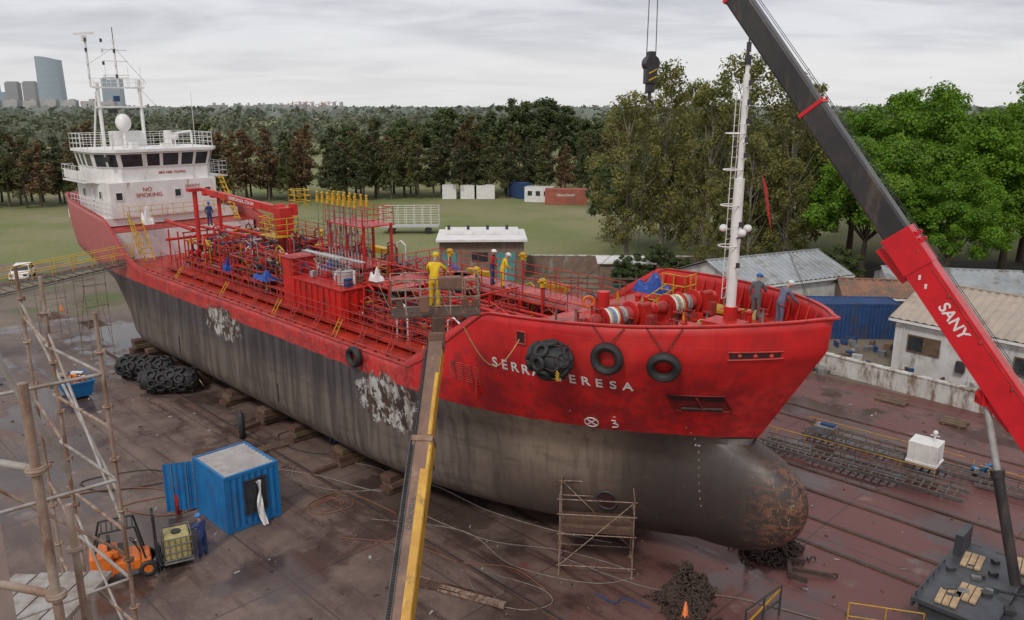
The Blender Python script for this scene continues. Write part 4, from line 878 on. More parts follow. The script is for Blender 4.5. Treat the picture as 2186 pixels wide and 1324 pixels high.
# ------------------------------------------------------------------ GROUND THINGS
def container(name,loc,rz,L,W,H,mt,roof,label,cat='container',group=None,text=None):
    e=empty(name,loc,rz,label=label,category=cat)
    if group:e['group']=group
    g=B();n=max(4,int(L/.3));f=.1
    g.corr((-L/2+f,-W/2+.04,.15),(L-2*f,0,0),(0,0,H-.3),mt,n,.035);g.corr((L/2-f,W/2-.04,.15),(-(L-2*f),0,0),(0,0,H-.3),mt,n,.035)
    g.corr((L/2-.04,-W/2+f,.15),(0,W-2*f,0),(0,0,H-.3),mt,int(W/.3),.035);g.corr((-L/2+.04,W/2-f,.15),(0,-(W-2*f),0),(0,0,H-.3),mt,int(W/.3),.035)
    for x in(-1,1):
        for y in(-1,1):g.box((x*(L/2-.07),y*(W/2-.07),H/2),(.14,.14,H),mt)
    for z in(.08,H-.07):
        for y in(-1,1):g.box((0,y*(W/2-.06),z),(L-.28,.11,.15),mt)
        for x in(-1,1):g.box((x*(L/2-.06),0,z),(.11,W-.28,.15),mt)
    g.obj('container_wall',e);g=B();g.corr((-L/2+.08,-W/2+.06,H-.06),(L-.16,0,0),(0,W-.12,0),roof,n,.045);g.obj('container_roof',e)
    if text:
        g=B();g.text(text,(0,-W/2-.02,H*.6),(1,0,0),(0,0,1),H*.22,WL);g.obj('container_lettering',e)
    return e
ROOFG=M('grey_container_roof',(.42,.40,.39),(.33,.3,.29),1,.5,.1,grime=(.3,.24,.2),gs=2,ga=.4)
c=container('workshop_container',S(-20.45,-10.75,.02),SR,2.9,2.4,2.5,BLU,ROOFG,'bright blue workshop container with open door on the wet concrete')
g=B();g.corr((-1.4,-1.24,.15),(-.55,-1.05,0),(0,0,2.2),BLU,5,.03);g.cyl((-1.5,-1.5,.2),(-1.5,-1.5,2.3),.02,GRY,6);g.cyl((-1.8,-2.0,.2),(-1.8,-2.0,2.3),.02,GRY,6);g.obj('door',c)
g=B();g.box((1.46,.1,1.35),(.04,.9,1.4),GLASS)
for y in(-.38,.58):g.box((1.48,y,1.35),(.05,.05,1.5),DRK)
for z in(.62,2.08):g.box((1.48,.1,z),(.05,1.0,.05),DRK)
g.box((1.49,.1,1.35),(.02,.03,1.4),DRK);g.obj('window',c)
g=B();vs=[]
for i in range(12):
    for j in range(5):vs.append((1.56+.05*math.sin(i*1.1+j*2)+.3*(i/11)**2,.2+.055*(j-2)*(1-.45*math.sin(i*.6))+.05*math.sin(i*.7),2.0-.175*i))
g.add(vs,[(i*5+j,i*5+j+1,(i+1)*5+j+1,(i+1)*5+j) for i in range(11) for j in range(4)],WHT2,True);o=g.obj('cloth_sheet',None,c.location,SR,label='twisted white cloth hanging from the blue container window',category='cloth')
g=B();g.lathe((0,0,0),(0,0,1),[(0,.0),(0,.13),(.85,.13),(1.0,.05),(1.1,.05),(1.12,0)],REDC,12);g.obj('gas_cylinder',None,S(-22.3,-12.6,.02),0,label='small red gas cylinder standing by the container',category='gas cylinder')
g=B();g.lathe((0,0,0),(0,0,1),[(0,.0),(0,.17),(1.3,.17),(1.45,.05),(1.6,.05),(1.62,0)],DRK,12);g.obj('gas_cylinder',None,(-14.2,39.0,.02),0,label='tall dark gas cylinder standing near the hull',category='gas cylinder')
sk=empty('waste_skip',S(-41.0,-10.9,.01),SR-rad(4),label='blue open waste skip full of debris',category='skip')
g=B();a_=[(-1.0,-.6,.15),(1.0,-.6,.15),(1.0,.6,.15),(-1.0,.6,.15)];b_=[(-1.25,-.8,1.1),(1.25,-.8,1.1),(1.25,.8,1.1),(-1.25,.8,1.1)]
g.add(a_+b_,[(3,2,1,0)]+[(i,(i+1)%4,4+(i+1)%4,4+i) for i in range(4)],BLU)
for i in range(4):g.beam(b_[i],b_[(i+1)%4],.1,.08,BLU)
for i in range(6):g.beam((-.9+.36*i,-.61,.15),(-1.1+.44*i,-.82,1.1),.06,.05,BLU)
g.obj('skip_body',sk)
g=B()
for i in range(40):g.box((R.uniform(-1,1),R.uniform(-.6,.6),.85+R.random()*.3),(R.uniform(.1,.7),R.uniform(.1,.3),R.uniform(.05,.2)),R.choice([WOOD,WHT2,RUST,GRY,WOODL,ORG]),R.random()*3)
g.obj('debris',sk,kind='stuff')
fl=Vector((-14.3,26.5,0));rzf=rad(28)
fk=empty('forklift',fl,rzf,label='orange forklift with black mast carrying a caged tank',category='forklift')
g=B();g.box((-.9,0,.75),(.75,1.1,.9),ORG);g.box((-.1,0,.6),(1.0,1.1,.45),ORG);g.box((.55,0,.55),(.4,1.05,.35),ORG);g.box((-.55,0,1.08),(.5,.8,.3),ORG);g.obj('forklift_body',fk,bevel=.07)
g=B();g.box((-.35,0,1.15),(.45,.5,.12),BLK);g.box((-.6,0,1.4),(.12,.48,.5),BLK);g.torus((.2,0,1.3),(.8,0,.6),.17,.02,BLK,14,5);g.cyl((.2,0,1.3),(.4,0,.8),.03,BLK,6);g.obj('seat',fk,bevel=.03)
g=B()
for y in(-.48,.48):g.tube([(.55,y,.75),(.3,y,2.1),(-.85,y,2.1),(-1.1,y,1.15)],.04,BLK,6)
for i in range(7):g.cyl((.25-i*.17,-.48,2.1),(.25-i*.17,.48,2.1),.025,BLK,5)
g.obj('overhead_guard',fk)
g=B()
for y in(-.38,-.22,.22,.38):g.box((.95,y,1.2),(.1,.07,2.1),BLK)
for z in(.3,1.3,2.2):g.box((.95,0,z),(.08,.8,.1),BLK)
g.cyl((.95,0,.2),(.95,0,1.9),.05,GRY,8);g.box((1.05,0,.5),(.06,.9,.5),BLK);g.obj('lift_mast',fk)
for y in(-.25,.25):
    g=B();g.box((1.6,y,.22),(1.1,.12,.05),DRK);g.box((1.1,y,.45),(.05,.12,.5),DRK);g.obj('fork',fk)
for x,r in((.6,.33),(-.95,.28)):
    for y in(-.5,.5):
        g=B();g.torus((x,y,r),(0,1,0),r-.1,.1,BLK,20,8,1.1);g.cyl((x,y-.07,r),(x,y+.07,r),r-.12,ORG,14);g.obj('wheel',fk)
tk=empty('caged_liquid_tank',fl+Matrix.Rotation(rzf,3,'Z')@Vector((1.68,0,.27)),rzf,label='yellowed plastic tank in steel cage on forklift forks',category='liquid tank')
g=B();g.box((0,0,.55),(.92,1.05,.9),TOTE);g.cyl((0,0,1.0),(0,0,1.06),.18,BLK,12);g.obj('plastic_tank',tk,bevel=.08)
g=B()
for z in(.15,.45,.75,1.02):
    for a_,b_ in(((-.5,-.56),(.5,-.56)),((.5,-.56),(.5,.56)),((.5,.56),(-.5,.56)),((-.5,.56),(-.5,-.56))):g.cyl((*a_,z),(*b_,z),.018,GRY,5)
for i in range(6):
    for y in(-.56,.56):g.cyl((-.5+.2*i,y,.05),(-.5+.2*i,y,1.02),.014,GRY,5)
    for x in(-.5,.5):g.cyl((x,-.56+.224*i,.05),(x,-.56+.224*i,1.02),.014,GRY,5)
g.box((0,0,.03),(1.05,1.15,.05),GRY);g.obj('steel_cage',tk)
for i,X in enumerate([-47.5,-44.8,-41,-37.5,-33,-29,-25.5,-21.5,-17.5]):
    g=B();rr_=R.uniform(.7,1.1)
    for k in range(3):g.box((R.uniform(-.1,.1),R.uniform(-.15,.15)+.1,.16+.28*k),((.8+.2*(k%2))*rr_,1.7-.2*k,.26),WOOD if (k+i)%2 else RUST,R.uniform(-.08,.08))
    if i%2:g.box((.1,-1.1,.1),(.25,1.6*rr_,.18),RUST,R.uniform(-.2,.2))
    g.obj('bilge_block',None,S(X,-4.6,0.005),SR,label='stacked timber and steel block supporting the hull',category='keel block',group='blocks under the hull',bevel=.015)
for i in range(14):
    g=B();g.box((0,0,.3),(.9,1.6,.58),RUST);g.box((0,0,.78),(.8,1.4,.36),WOOD);g.obj('keel_block',None,S(-48+i*3.1,0,.005),SR,label='stacked timber and steel keel block',category='keel block',group='blocks under the hull')
def scaffold(name,loc,rz,L,W,H,lev,label,boards=True,mt=SCF,r=.024):
    e=empty(name,loc,rz,label=label,category='scaffold')
    for x in(0,L):
        for y in(0,W):
            g=B();g.cyl((x,y,0),(x,y,H),r,mt,6);g.cyl((x,y,0),(x,y,.03),r*3,mt,8);g.obj('standard_tube',e)
    g=B()
    for z in lev:
        for y in(0,W):g.cyl((-.1,y,z),(L+.1,y,z),r*.9,mt,6)
        for x in(0,L):g.cyl((x,-.1,z+.05),(x,W+.1,z+.05),r*.9,mt,6)
    g.cyl((0,0,lev[0]),(L,0,lev[-1]),r*.8,mt,6);g.cyl((L,W,lev[0]),(0,W,lev[-1]),r*.8,mt,6);g.obj('ledger_frame',e)
    if boards:
        g=B()
        for i in range(int(W/.3)):g.box((L/2,.15+i*.3,lev[1]+.1),(L-.1,.27,.05),WOOD if i%2 else RUST)
        g.obj('scaffold_board',e)
    return e
scaffold('steel_scaffold',(1.75,26.4,0.005),rad(-6),2.7,1.5,3.3,[.4,1.7,2.5,3.1],'rusty tube scaffold with timber deck under the bow')
scaffold('steel_scaffold',S(-50.5,-7.6,0.005),SR,2.2,1.4,6.0,[.5,2,3.5,5],'tall tube scaffold by the stern')
scaffold('steel_scaffold',S(-55,-9,0.005),SR,2.2,1.4,5.0,[.5,2,3.5,4.8],'tube scaffold standing behind the stern')
def chainpile(loc,lumps,n,label):
    g=B()
    for (lx,ly,rr,h) in lumps:
        for i in range(n):
            a_=R.random()*6.28;r_=rr*math.sqrt(R.random())*(1+.3*math.sin(a_*3+lx));z=h*max(0.0,1-min(1.0,r_/rr))**.8*R.random()**.3+R.random()*.12
            g.torus((lx+r_*math.cos(a_),ly+r_*math.sin(a_),z+.06),(R.uniform(-1,1),R.uniform(-1,1),R.uniform(-1,1)),R.uniform(.08,.13),.03,CHAIN,9,5)
        for i in range(5):
            a_=R.random()*6.28;pr=None
            for k in range(9):
                q=Vector((lx+math.cos(a_+k*.25)*(rr*.2+k*.11),ly+math.sin(a_+k*.25)*(rr*.2+k*.11),max(.05,h*(1-k*.15)*.8)));g.torus(q,(k%2,1-k%2,.3),.1,.03,CHAIN,9,5)
    g.obj('anchor_chain_pile',None,loc,0,label=label,category='anchor chain',kind='stuff')
chainpile((6.1,24.7,0.005),[(0,0,.6,1.7),(.45,.15,.6,1.0),(-.4,-.1,.5,.8),(.1,-.5,.6,.5)],230,'tall tangled heap of rusty anchor chain on the ground');chainpile(S(-2.6,2.4,.005),[(0,0,.6,1.1),(.6,.2,.5,.6),(-.6,.1,.5,.5)],130,'heap of rusty anchor chain below the bow')
g=B();
for i in range(24):g.torus((.03*math.sin(i),0,.1+i*.12),(1,0,0) if i%2 else (0,1,0),.08,.03,CHAIN,9,5)
g.obj('anchor_chain',None,S(-3.4,1.9,.3),0,label='rusty anchor chain hanging down from the bow',category='anchor chain',kind='stuff')
g=B();g.beam((0,0,.2),(1.5,0,.1),.12,.12,CHAIN);g.beam((0,-.5,.2),(0,.5,.2),.16,.16,CHAIN);g.beam((0,-.5,.22),(.6,-.65,.15),.08,.2,CHAIN);g.beam((0,.5,.22),(.6,.65,.15),.08,.2,CHAIN);g.torus((1.6,0,.12),(0,1,0),.1,.03,CHAIN)
g.obj('ship_anchor',None,S(-1.6,1.7,.02),SR+rad(30),label='rusty stockless anchor lying on the concrete',category='anchor')
GDK=M('dull_grey_steel',(.15,.135,.125),(.10,.085,.08),3,.6,grime=(.18,.11,.07),gs=3,ga=.4)
def gangway(loc,rz,L,W,label,mt=GRY,rail=OCH):
    e=empty('gangway_ladder',loc,rz,label=label,category='gangway')
    g=B()
    for y in(-W/2,W/2):g.box((0,y,.2),(L,.08,.14),mt);g.box((0,y,.5),(L,.05,.06),mt)
    for i in range(int(L/.35)):
        x=-L/2+.2+i*.35;g.box((x,0,.22),(.08,W,.05),WOOD if i%3 else mt)
        if i%2==0:
            for y in(-W/2,W/2):g.box((x,y,.35),(.04,.04,.3),mt)
    g.obj('gangway_frame',e)
    g=B();g.cyl((-L/2,W/2,.85),(L/2-1.5,W/2,.8),.022,rail,6)
    for i in range(int(L/1.5)):g.cyl((-L/2+.4+i*1.5,W/2,.3),(-L/2+.4+i*1.5,W/2,.85),.02,rail,5)
    g.obj('gangway_handrail',e)
gangway((16.6,35.2,.01),math.atan2(-5.7,6.7),9.4,1.1,'long steel gangway with yellow handrails lying on the concrete',GDK)
gangway((19.0,36.6,.01),math.atan2(-5.9,6.7),9.0,.9,'second steel gangway lying beside the first',GDK)
gangway((23.3,32.0,.01),math.atan2(-5.9,6.7),5.0,.8,'short gangway section on the concrete',GDK)
e=empty('white_equipment_box',(19.6,34.9,.62),rad(-42),label='white square tank with small valve on top beside the gangways',category='tank')
g=B();g.box((0,0,.55),(1.3,1.1,1.0),WHT);g.box((0,0,.06),(1.4,1.2,.12),WHT)
for x in(-.3,.3):g.box((x,-.56,.55),(.04,.03,.9),WHT2)
g.obj('tank_body',e,bevel=.04)
g=B();g.cyl((.3,.1,1.05),(.3,.1,1.45),.04,WHT2,6);g.ball((.3,.1,1.5),.12,WHT2,8,6);g.cyl((.1,.1,1.35),(.5,.1,1.35),.03,WHT2,6);g.obj('valve',e)
g=B()
for i in range(22):g.box((R.uniform(-.5,.5),R.uniform(-.4,.4),.15+R.random()*.4),(R.uniform(.1,.35),R.uniform(.1,.3),R.uniform(.1,.3)),R.choice([BLU,BLUD,GRY,DRK]),R.random()*3);
g.torus((.1,-.1,.5),(0,1,.2),.35,.07,BLU,16,6);g.obj('equipment_pile',None,(22.2,34.2,.01),0,label='pile of blue and grey machinery parts',category='machinery',kind='stuff')
g=B();g.box((0,0,.4),(1.0,.7,.4),GRY);g.box((.1,.1,.65),(.7,.4,.12),BLUD);g.obj('equipment_box',None,(16.3,38.6,.3),rad(-40),label='small grey equipment box on a gangway',category='box',bevel=.02)
for (x,y,rz,L,W,mt,lb) in [(-2.2,25.3,-22,3.0,.35,RUST,'rusty steel beam lying on the concrete'),(-1.5,24.9,-24,2.6,.25,SCF,'rusty steel beam lying on the concrete'),(-2.6,25.6,-25,2.8,.12,SCF,'rusty steel beam lying on the concrete'),(22.5,44.5,-45,1.7,1.1,WOOD,'small stack of timber boards by the white wall'),(24.4,41.0,-45,1.3,1.0,WOOD,'small stack of timber boards by the white wall'),(-12.6,37.4,40,2.4,.5,WOOD,'loose timber planks beside the hull'),(-28,48,50,2.5,.4,WOOD,'loose timber planks beside the hull'),(-15.2,37.0,10,1.5,.8,RUST,'rusty plate beside the hull')]:
    g=B();n=3
    for i in range(n):g.box((R.uniform(-.1,.1),(i-1)*W/3,.08+.02*i),(L,W/3.3,.1),mt)
    g.box((-L*.3,0,.03),(.12,W*1.2,.06),WOOD);g.box((L*.3,0,.03),(.12,W*1.2,.06),WOOD)
    g.obj('beam_stack',None,(x,y,.01),rad(rz),label=lb,category='beams')
g=B()
for i in range(420):
    if R.random()<.6:p=S(R.uniform(-48,8),-R.uniform(4.5,9)-R.random()**2*8,.015)
    else:p=S(R.uniform(-12,12),R.uniform(-6,22),.015)
    g.box(p+Vector((0,0,.01)),(R.uniform(.03,.22),R.uniform(.02,.1),R.uniform(.02,.05)),R.choice([RUST,WOOD,GRY,DRK,GL,RUST]),R.random()*3)
g.obj('litter',kind='stuff',label='scattered scraps of steel and wood on the concrete',category='debris')
def hose(pts,r,mt,label):
    P=[Vector((x,y,.03)) for x,y in pts];out=[]
    for i in range(len(P)-1):
        p0=P[max(i-1,0)];p1=P[i];p2=P[i+1];p3=P[min(i+2,len(P)-1)]
        for k in range(8):
            u=k/8;out.append(.5*((2*p1)+(p2-p0)*u+(2*p0-5*p1+4*p2-p3)*u*u+(3*p1-p0-3*p2+p3)*u**3))
    out.append(P[-1]);g=B();g.tube(out,r,mt,5);g.obj('ground_hose',None,label=label,category='hose')
GH=M('grey_hose',(.25,.21,.185),(.17,.14,.12),4,.7);OH=M('rust_orange_hose',(.25,.10,.06),(.17,.08,.05),4,.7)
hose([(-12,35.5),(-9,34.5),(-6,33),(-4,33.8),(-1,31.2),(2,29.4),(4,28.6)],.028,GH,'pale grey hose snaking along the ship')
hose([(-8.8,31.5),(-7.5,32.6),(-7,31.6),(-8.3,30.9),(-8.9,31.8),(-7.6,32.9),(-5,31)],.025,OH,'coiled rusty orange hose by the container')
hose([(-8.7,31.8),(-8.1,32.4),(-7.4,31.9),(-8.0,31.2),(-8.6,31.7),(-8.0,32.3),(-7.5,31.8)],.025,OH,'coiled rusty orange hose by the container')
hose([(-6,30.5),(-2,29.5),(0,27),(3,25.8),(4.5,26.5),(2,28),(-1,28.8),(-4,31)],.02,GH,'thin grey hose lying in a loop')
hose([(-13,33),(-15.5,32.5),(-17,31.5),(-15,30.8),(-13.8,31.6),(-16,33.2),(-19,33),(-22,31)],.025,OH,'rusty orange hose lying in loops')
hose([(-14,34.5),(-16,33.9),(-18.5,33),(-20,34),(-17.5,35.2),(-15.5,34.4)],.022,BLK,'black hose lying in loops behind the container')
hose([(-7,29),(-4,28.4),(-2,27.2),(0,26.8),(1.2,25.4)],.02,OH,'thin rusty hose across the concrete')
hose([(2,27.5),(5,25.5),(8,24.9),(11,23.4)],.02,GH,'thin cable running toward the crane')
hose([(-1,26.5),(1,25.5),(1.4,24.6),(.4,24.2),(-1,24.8),(-1.6,26)],.02,GH,'thin cable lying in a loop')
hose([(-11,41),(-8,39),(-8.5,37),(-11,37.5),(-12.4,39.5),(-10,40.5)],.025,BLK,'black hose loop near the hull')
hose([(-9.5,36.5),(-6.5,35.4),(-5.5,33.6),(-7.5,33.0),(-10,34.0),(-10.6,35.6)],.022,GH,'pale cable loop near the hull')
hose([(3.0,25.2),(3.6,24.6),(4.0,24.9),(4.8,24.3)],.03,BLUD,'dark blue hose by the scaffold')
g=B();g.rail([(0,0,0),(1.6,1.4,0)],1.1,DRK,1.2,2,.04);g.beam((0,0,.55),(1.6,1.4,1.0),.02,.1,OCH);g.beam((0,.0,1.05),(1.6,1.4,1.1),.02,.06,WOODL)
g.obj('safety_barrier',None,(7.6,22.6,.01),0,label='dark steel barrier with yellow and white bands',category='barrier')
g=B();g.rail([(0,0,0),(2.2,-.6,0)],1.0,OCH,1.1,2,.025);g.obj('safety_barrier',None,(11.2,23.2,.01),0,label='thin yellow pipe barrier beside the crane',category='barrier')
for lc,lb in(((5.9,23.7,.01),'narrow orange traffic cone by the chain pile'),((-38.5,66,.01),'orange traffic cone on the open yard')):
    g=B();g.lathe((0,0,0),(0,0,1),[(0,.2),(.03,.2),(.04,.14),(.7,.03),(.7,.0)],ORG,12);g.obj('traffic_cone',None,lc,0,label=lb,category='traffic cone')
# ------------------------------------------------------------------ left gangway to ship
a_=Vector((-36,49.8,5.2));b_=Vector((-25.6,53.0,6.95));d=(b_-a_);sd=d.cross(Vector((0,0,1))).normalized()
e=empty('access_gangway',(-36,49.8,5.2),0,label='long steel truss gangway with yellow handrails reaching the ship',category='gangway')
g=rel(B(),a_)
for s_ in(-.5,.5):
    g.beam(a_+sd*s_,b_+sd*s_,.08,.12,GDK);g.beam(a_+sd*s_-Vector((0,0,.8)),b_+sd*s_-Vector((0,0,.3)),.08,.08,GDK)
    for i in range(10):g.beam(a_+d*(i/10)+sd*s_,a_+d*((i+.9)/10)+sd*s_-Vector((0,0,.7-.04*i)),.04,.04,GDK)
for i in range(30):g.beam(a_+d*(i/30)-sd*.5+Vector((0,0,.08)),a_+d*(i/30)+sd*.5+Vector((0,0,.08)),.25,.03,WOOD)
g.obj('truss',e)
for s_ in(-.5,.5):
    g=rel(B(),a_);g.rail([a_+sd*s_,b_+sd*s_],1.0,YEL,1.2,2,.03);g.obj('handrail',e)
tw=scaffold('landing_tower',(-39.5,47.5,0.005),rad(15),3.2,3.2,6.4,[1,2.4,3.8,5.2],'rusty steel landing tower with platform carrying the gangway',True,RUST,.05)
g=B();g.rail([(0,0,5.3),(3.2,0,5.3),(3.2,3.2,5.3)],1.1,YEL,1,2,.035);g.box((1.6,1.6,5.27),(3.4,3.4,.08),GDK);g.obj('tower_platform',tw)
scaffold('steel_scaffold',(-34.5,44.5,0.005),rad(20),2.4,1.6,4.6,[.6,2,3.2,4.3],'rusty tube scaffold beside the landing tower')
# ------------------------------------------------------------------ near scaffold (left)
def tube_joint(g,p,mt=SCF):
    g.torus(p,(0,0,1),.034,.011,mt,10,5);g.box(Vector(p)+Vector((.035,0,0)),(.03,.03,.05),mt)
o=Vector((-4.2,6.9,0))
sc=empty('access_scaffold',o,0,label='rusty ring-lock scaffold tower rising beside the viewpoint',category='scaffold')
PA=Vector((-3.54,6.54,0));PB=Vector((-4.42,7.3,0));PC=Vector((-5.4,8.5,0));PD=Vector((-4.6,5.6,0))
for p,h in((PA,15.3),(PB,15.45),(PC,15.3)):
    g=rel(B(),o);g.cyl(p,p+Vector((0,0,h)),.019,SCF,10)
    for k in range(9):tube_joint(g,p+Vector((0,0,h-.35-.5*k)))
    g.obj('standard_tube',sc)
g=rel(B(),o)
for k in range(8):
    z=Vector((0,0,14.75-.5*k));g.cyl(PA+z,PB+z+(PB-PA)*.1,.016,SCF if k%2 else SCF2,8)
    if k%2==0:g.cyl(PB+z,PC+z,.016,SCF,8);g.cyl(PA+z,PD+z,.016,SCF2,8)
g.cyl(PB+Vector((0,0,14.9)),PA+Vector((0,0,13.3)),.015,SCF2,8);g.cyl(PD+Vector((-.3,0,14.7)),PA+Vector((0,0,13.0)),.015,SCF,8);g.cyl(PC+Vector((0,0,14.9)),PA+Vector((0,0,13.6)),.015,SCF2,8);g.cyl(PB+Vector((0,0,13.0)),PA+Vector((0,0,11.8)),.015,SCF2,8)
g.obj('ledger_frame',sc)
g=rel(B(),o)
for i in range(4):
    g.box((-4.2-.24*i,6.0-.02*i,12.45),(.22,2.2,.05),SCF2,rad(-4))
g.obj('scaffold_board',sc)
o=Vector((-1.7,2.7,0))
sc2=empty('guard_scaffold',o,0,label='close weathered scaffold tubes with collar couplers',category='scaffold')
for x,y,h in((-1.73,2.66,16.05),(-2.24,3.65,15.05)):
    g=rel(B(),o);g.cyl((x,y,0),(x,y,h),.018,SCF,12)
    for z in((15.72,15.2) if h>16 else (14.8,)):g.torus((x,y,z),(0,0,1),.03,.01,SCF,14,6);g.cyl((x,y,z-.012),(x,y,z+.012),.036,SCF,14)
    g.obj('standard_tube',sc2)
g=rel(B(),o)
g.cyl((-1.73,2.66,15.72),(-2.6,2.9,15.74),.015,SCF2,10);g.cyl((-1.73,2.66,15.2),(-2.6,2.9,15.2),.016,SCF,10);g.cyl((-2.0,3.3,15.4),(-2.2,2.9,16.6),.015,SCF2,8)
g.obj('ledger_frame',sc2)
g=B();g.box((0,0,-4),(1.0,1.2,8.0),CREAM);g.obj('parapet_wall',None,(-2.68,2.5,15.45),rad(4),label='cream plastered parapet edge beside the scaffold',category='wall',bevel=.02)
# ------------------------------------------------------------------ BUILDINGS right
w0=Vector((13.5,58.5,0));w1=Vector((36,31.6,0));dW=(w1-w0).normalized()
rz=math.atan2(dW.y,dW.x)
g=B();g.beam(w0+Vector((0,0,.6)),w1+Vector((0,0,.6)),.3,1.2,QW);g.beam(w0+Vector((0,0,1.24)),w1+Vector((0,0,1.24)),.42,.09,QW)
for i in range(10):
    p=w0+(w1-w0)*i/10;g.box(p+Vector((0,0,.65)),(.38,.38,1.26),QW,rz)
g.obj('boundary_wall',None,label='low stained white wall along the slipway edge',category='wall')
def house(name,loc,rz,L,W,H,Hr,wall,roof,label,cat='building',wins=(),over=.35,doors=()):
    e=empty(name,loc,rz,label=label,category=cat)
    g=B();g.box((L/2,W/2,H/2),(L,W,H),wall)
    g.add([(.01,0.01,H-.01),(.01,W-.01,H-.01),(.01,W/2,H+Hr-.02),(L-.01,.01,H-.01),(L-.01,W-.01,H-.01),(L-.01,W/2,H+Hr-.02)],[(0,2,1),(3,4,5)],wall);g.obj('wall',e)
    g=B();n=int(L/.5)
    for s_ in(0,1):
        y0=-over if s_==0 else W+over;zz_=H-over*Hr/(W/2)
        v=(0,(W/2+over)*(1 if s_==0 else -1),(Hr+over*Hr/(W/2)))
        if s_==0:g.corr((-over,y0,zz_+.06),(L+2*over,0,0),v,roof,n,.06)
        else:g.corr((L+over,y0,zz_+.06),(-(L+2*over),0,0),v,roof,n,.06)
    g.beam((-over,W/2,H+Hr+.1),(L+over,W/2,H+Hr+.1),.3,.08,roof);g.beam((-over,-over,H-.2),(L+over,-over,H-.2),.06,.16,WHT2);g.obj('roof',e)
    for (x,z,w_,h_) in wins:
        g=B();g.box((x,-.02,z),(w_,.04,h_),GLASS);
        for q in(-1,1):g.box((x+q*(w_/2+.03),-.04,z),(.08,.1,h_+.14),WOOD);g.box((x,-.04,z+q*(h_/2+.03)),(w_+.1,.08,.08),WOOD)
        g.box((x+w_*.25,-.05,z),(w_*.48,.03,h_*.95),WOOD);g.box((x,-.03,z),(.05,.06,h_),WOOD);g.obj('window',e)
    for (x,w_,h_,mt) in doors:
        g=B();g.box((x,-.03,h_/2),(w_,.06,h_),mt);g.box((x,-.05,h_+.05),(w_+.2,.08,.1),wall);g.obj('door',e)
    return e
hs=house('white_workshop_building',(25.3,50.6,0),rz,16,9,3.6,1.6,PLST,BEIGE,'white plastered workshop with beige sheet roof and wooden window',wins=((1.9,2.0,1.9,1.0),(8,2.0,1.6,1.0),(12,2.0,1.6,1.0)))
for x in(6.2,6.8):
    g=B();g.box((x,5.5,5.4),(.3,.3,1.2),TILE);g.box((x,5.5,6.05),(.42,.42,.08),TILE);g.obj('chimney',hs)
g=B();g.cyl((.6,-.06,0),(.6,-.06,3.2),.05,PLST,6);g.obj('downpipe',hs)
g=B();g.box((4.3,-.15,1.2),(.5,.3,.7),DRK);g.obj('meter_box',hs)
container('shipping_container',(25.4,58.7,.01),rad(-2),7.2,2.5,2.7,BLUD,BLUD,'faded blue shipping container beside the workshop')
house('tin_roof_shed',(18.5,63,0),rad(25),12,8,2.8,1.4,PLST,ZINC,'low shed with grey corrugated metal roof',doors=((3,1,2,DRK),))
house('tin_roof_shed',(30.5,62,0),rad(-12),10,7,2.9,1.0,PLST,ZINC,'low white shed with pale grey metal roof',wins=((3,1.8,1,1),))
house('tile_roof_shed',(26.3,61,0),rad(-10),6,4,2.6,.8,BRICK,TILE,'small shed with rusty brown tile roof')
house('white_workshop_building',(41,58,0),rad(-30),12,7,3.2,1.2,PLST,BEIGE,'low white building behind the workshop')
g=B()
for i in range(160):
    x=R.uniform(17,40);y=R.uniform(50,60)-(x-17)*.35
    g.box((x,y,.15),(R.uniform(.1,.9),R.uniform(.1,.5),R.uniform(.1,.6)),R.choice([RUST,WOOD,GRY,GL,BLUD,TILE]),R.random()*3)
g.obj('yard_scrap',kind='stuff',label='heaps of scrap and timber in the yard',category='scrap')
sh=empty('flat_roof_workshop',(-7.2,78,0),rad(2),label='small brick workshop with white flat roof and teal doors',category='building')
g=B();g.box((4.2,3,2.0),(8.4,6,4.0),BRICK);g.obj('wall',sh)
g=B();g.box((4.2,2.8,4.12),(9.0,7.0,.22),WHT);g.box((4.2,4.2,4.4),(7.6,3,.3),WHT)
for i in range(4):g.cyl((.8+i*2,4,4.5),(.8+i*2,4,5.0),.15,DRK,8)
g.obj('roof',sh)
for x,w_ in((.9,1.5),(6.6,1.9)):
    g=B();g.box((x,-.04,1.4),(w_,.08,2.8),TEAL);g.box((x,-.07,1.4),(.05,.04,2.8),WHT2);g.obj('door',sh)
g=B();g.box((4,-.03,2.4),(1.6,.06,.9),GLASS);g.obj('window',sh)
e=empty('brick_outbuilding',(11,76,0),rad(-3),label='low brick outbuilding with pale slab roof',category='building')
g=B();g.box((0,0,1.2),(5,3,2.4),BRICK);g.obj('wall',e);g=B();g.box((0,0,2.5),(5.6,3.6,.15),WHT);g.obj('roof',e);g=B();g.box((-.8,-1.53,1.0),(.9,.06,2.0),TEAL);g.obj('door',e)
g=B()
for i in range(20):g.box((i*1.5,0,.9),(.12,.12,1.8),WOOD)
for z in(.5,1.0,1.5):g.box((14,0,z),(29,.05,.14),WOOD)
g.obj('timber_fence',None,(2.5,72.5,0),rad(-4),label='weathered timber rail fence behind the ship',category='fence')
g=B();g.box((14,0,.9),(30,.2,1.8),BRICK);g.box((14,0,1.85),(30,.3,.1),QW);g.obj('brick_wall',None,(2.5,82,0),rad(-2),label='low brick wall at the edge of the yard',category='wall')
cg=empty('cage_trailer',(-18,108,0),rad(2),label='white railed cage trailer parked on the grass',category='trailer')
g=B();g.box((4,1.2,.9),(8,2.4,.2),GL);g.rail([(0,0,1),(8,0,1),(8,2.4,1),(0,2.4,1),(0,0,1)],2.6,WHT2,1.1,4,.035);g.obj('cage_frame',cg)
for x in(1.5,6.5):
    g=B();g.cyl((x,-.1,.45),(x,2.5,.45),.45,BLK,14);g.obj('wheel',cg)
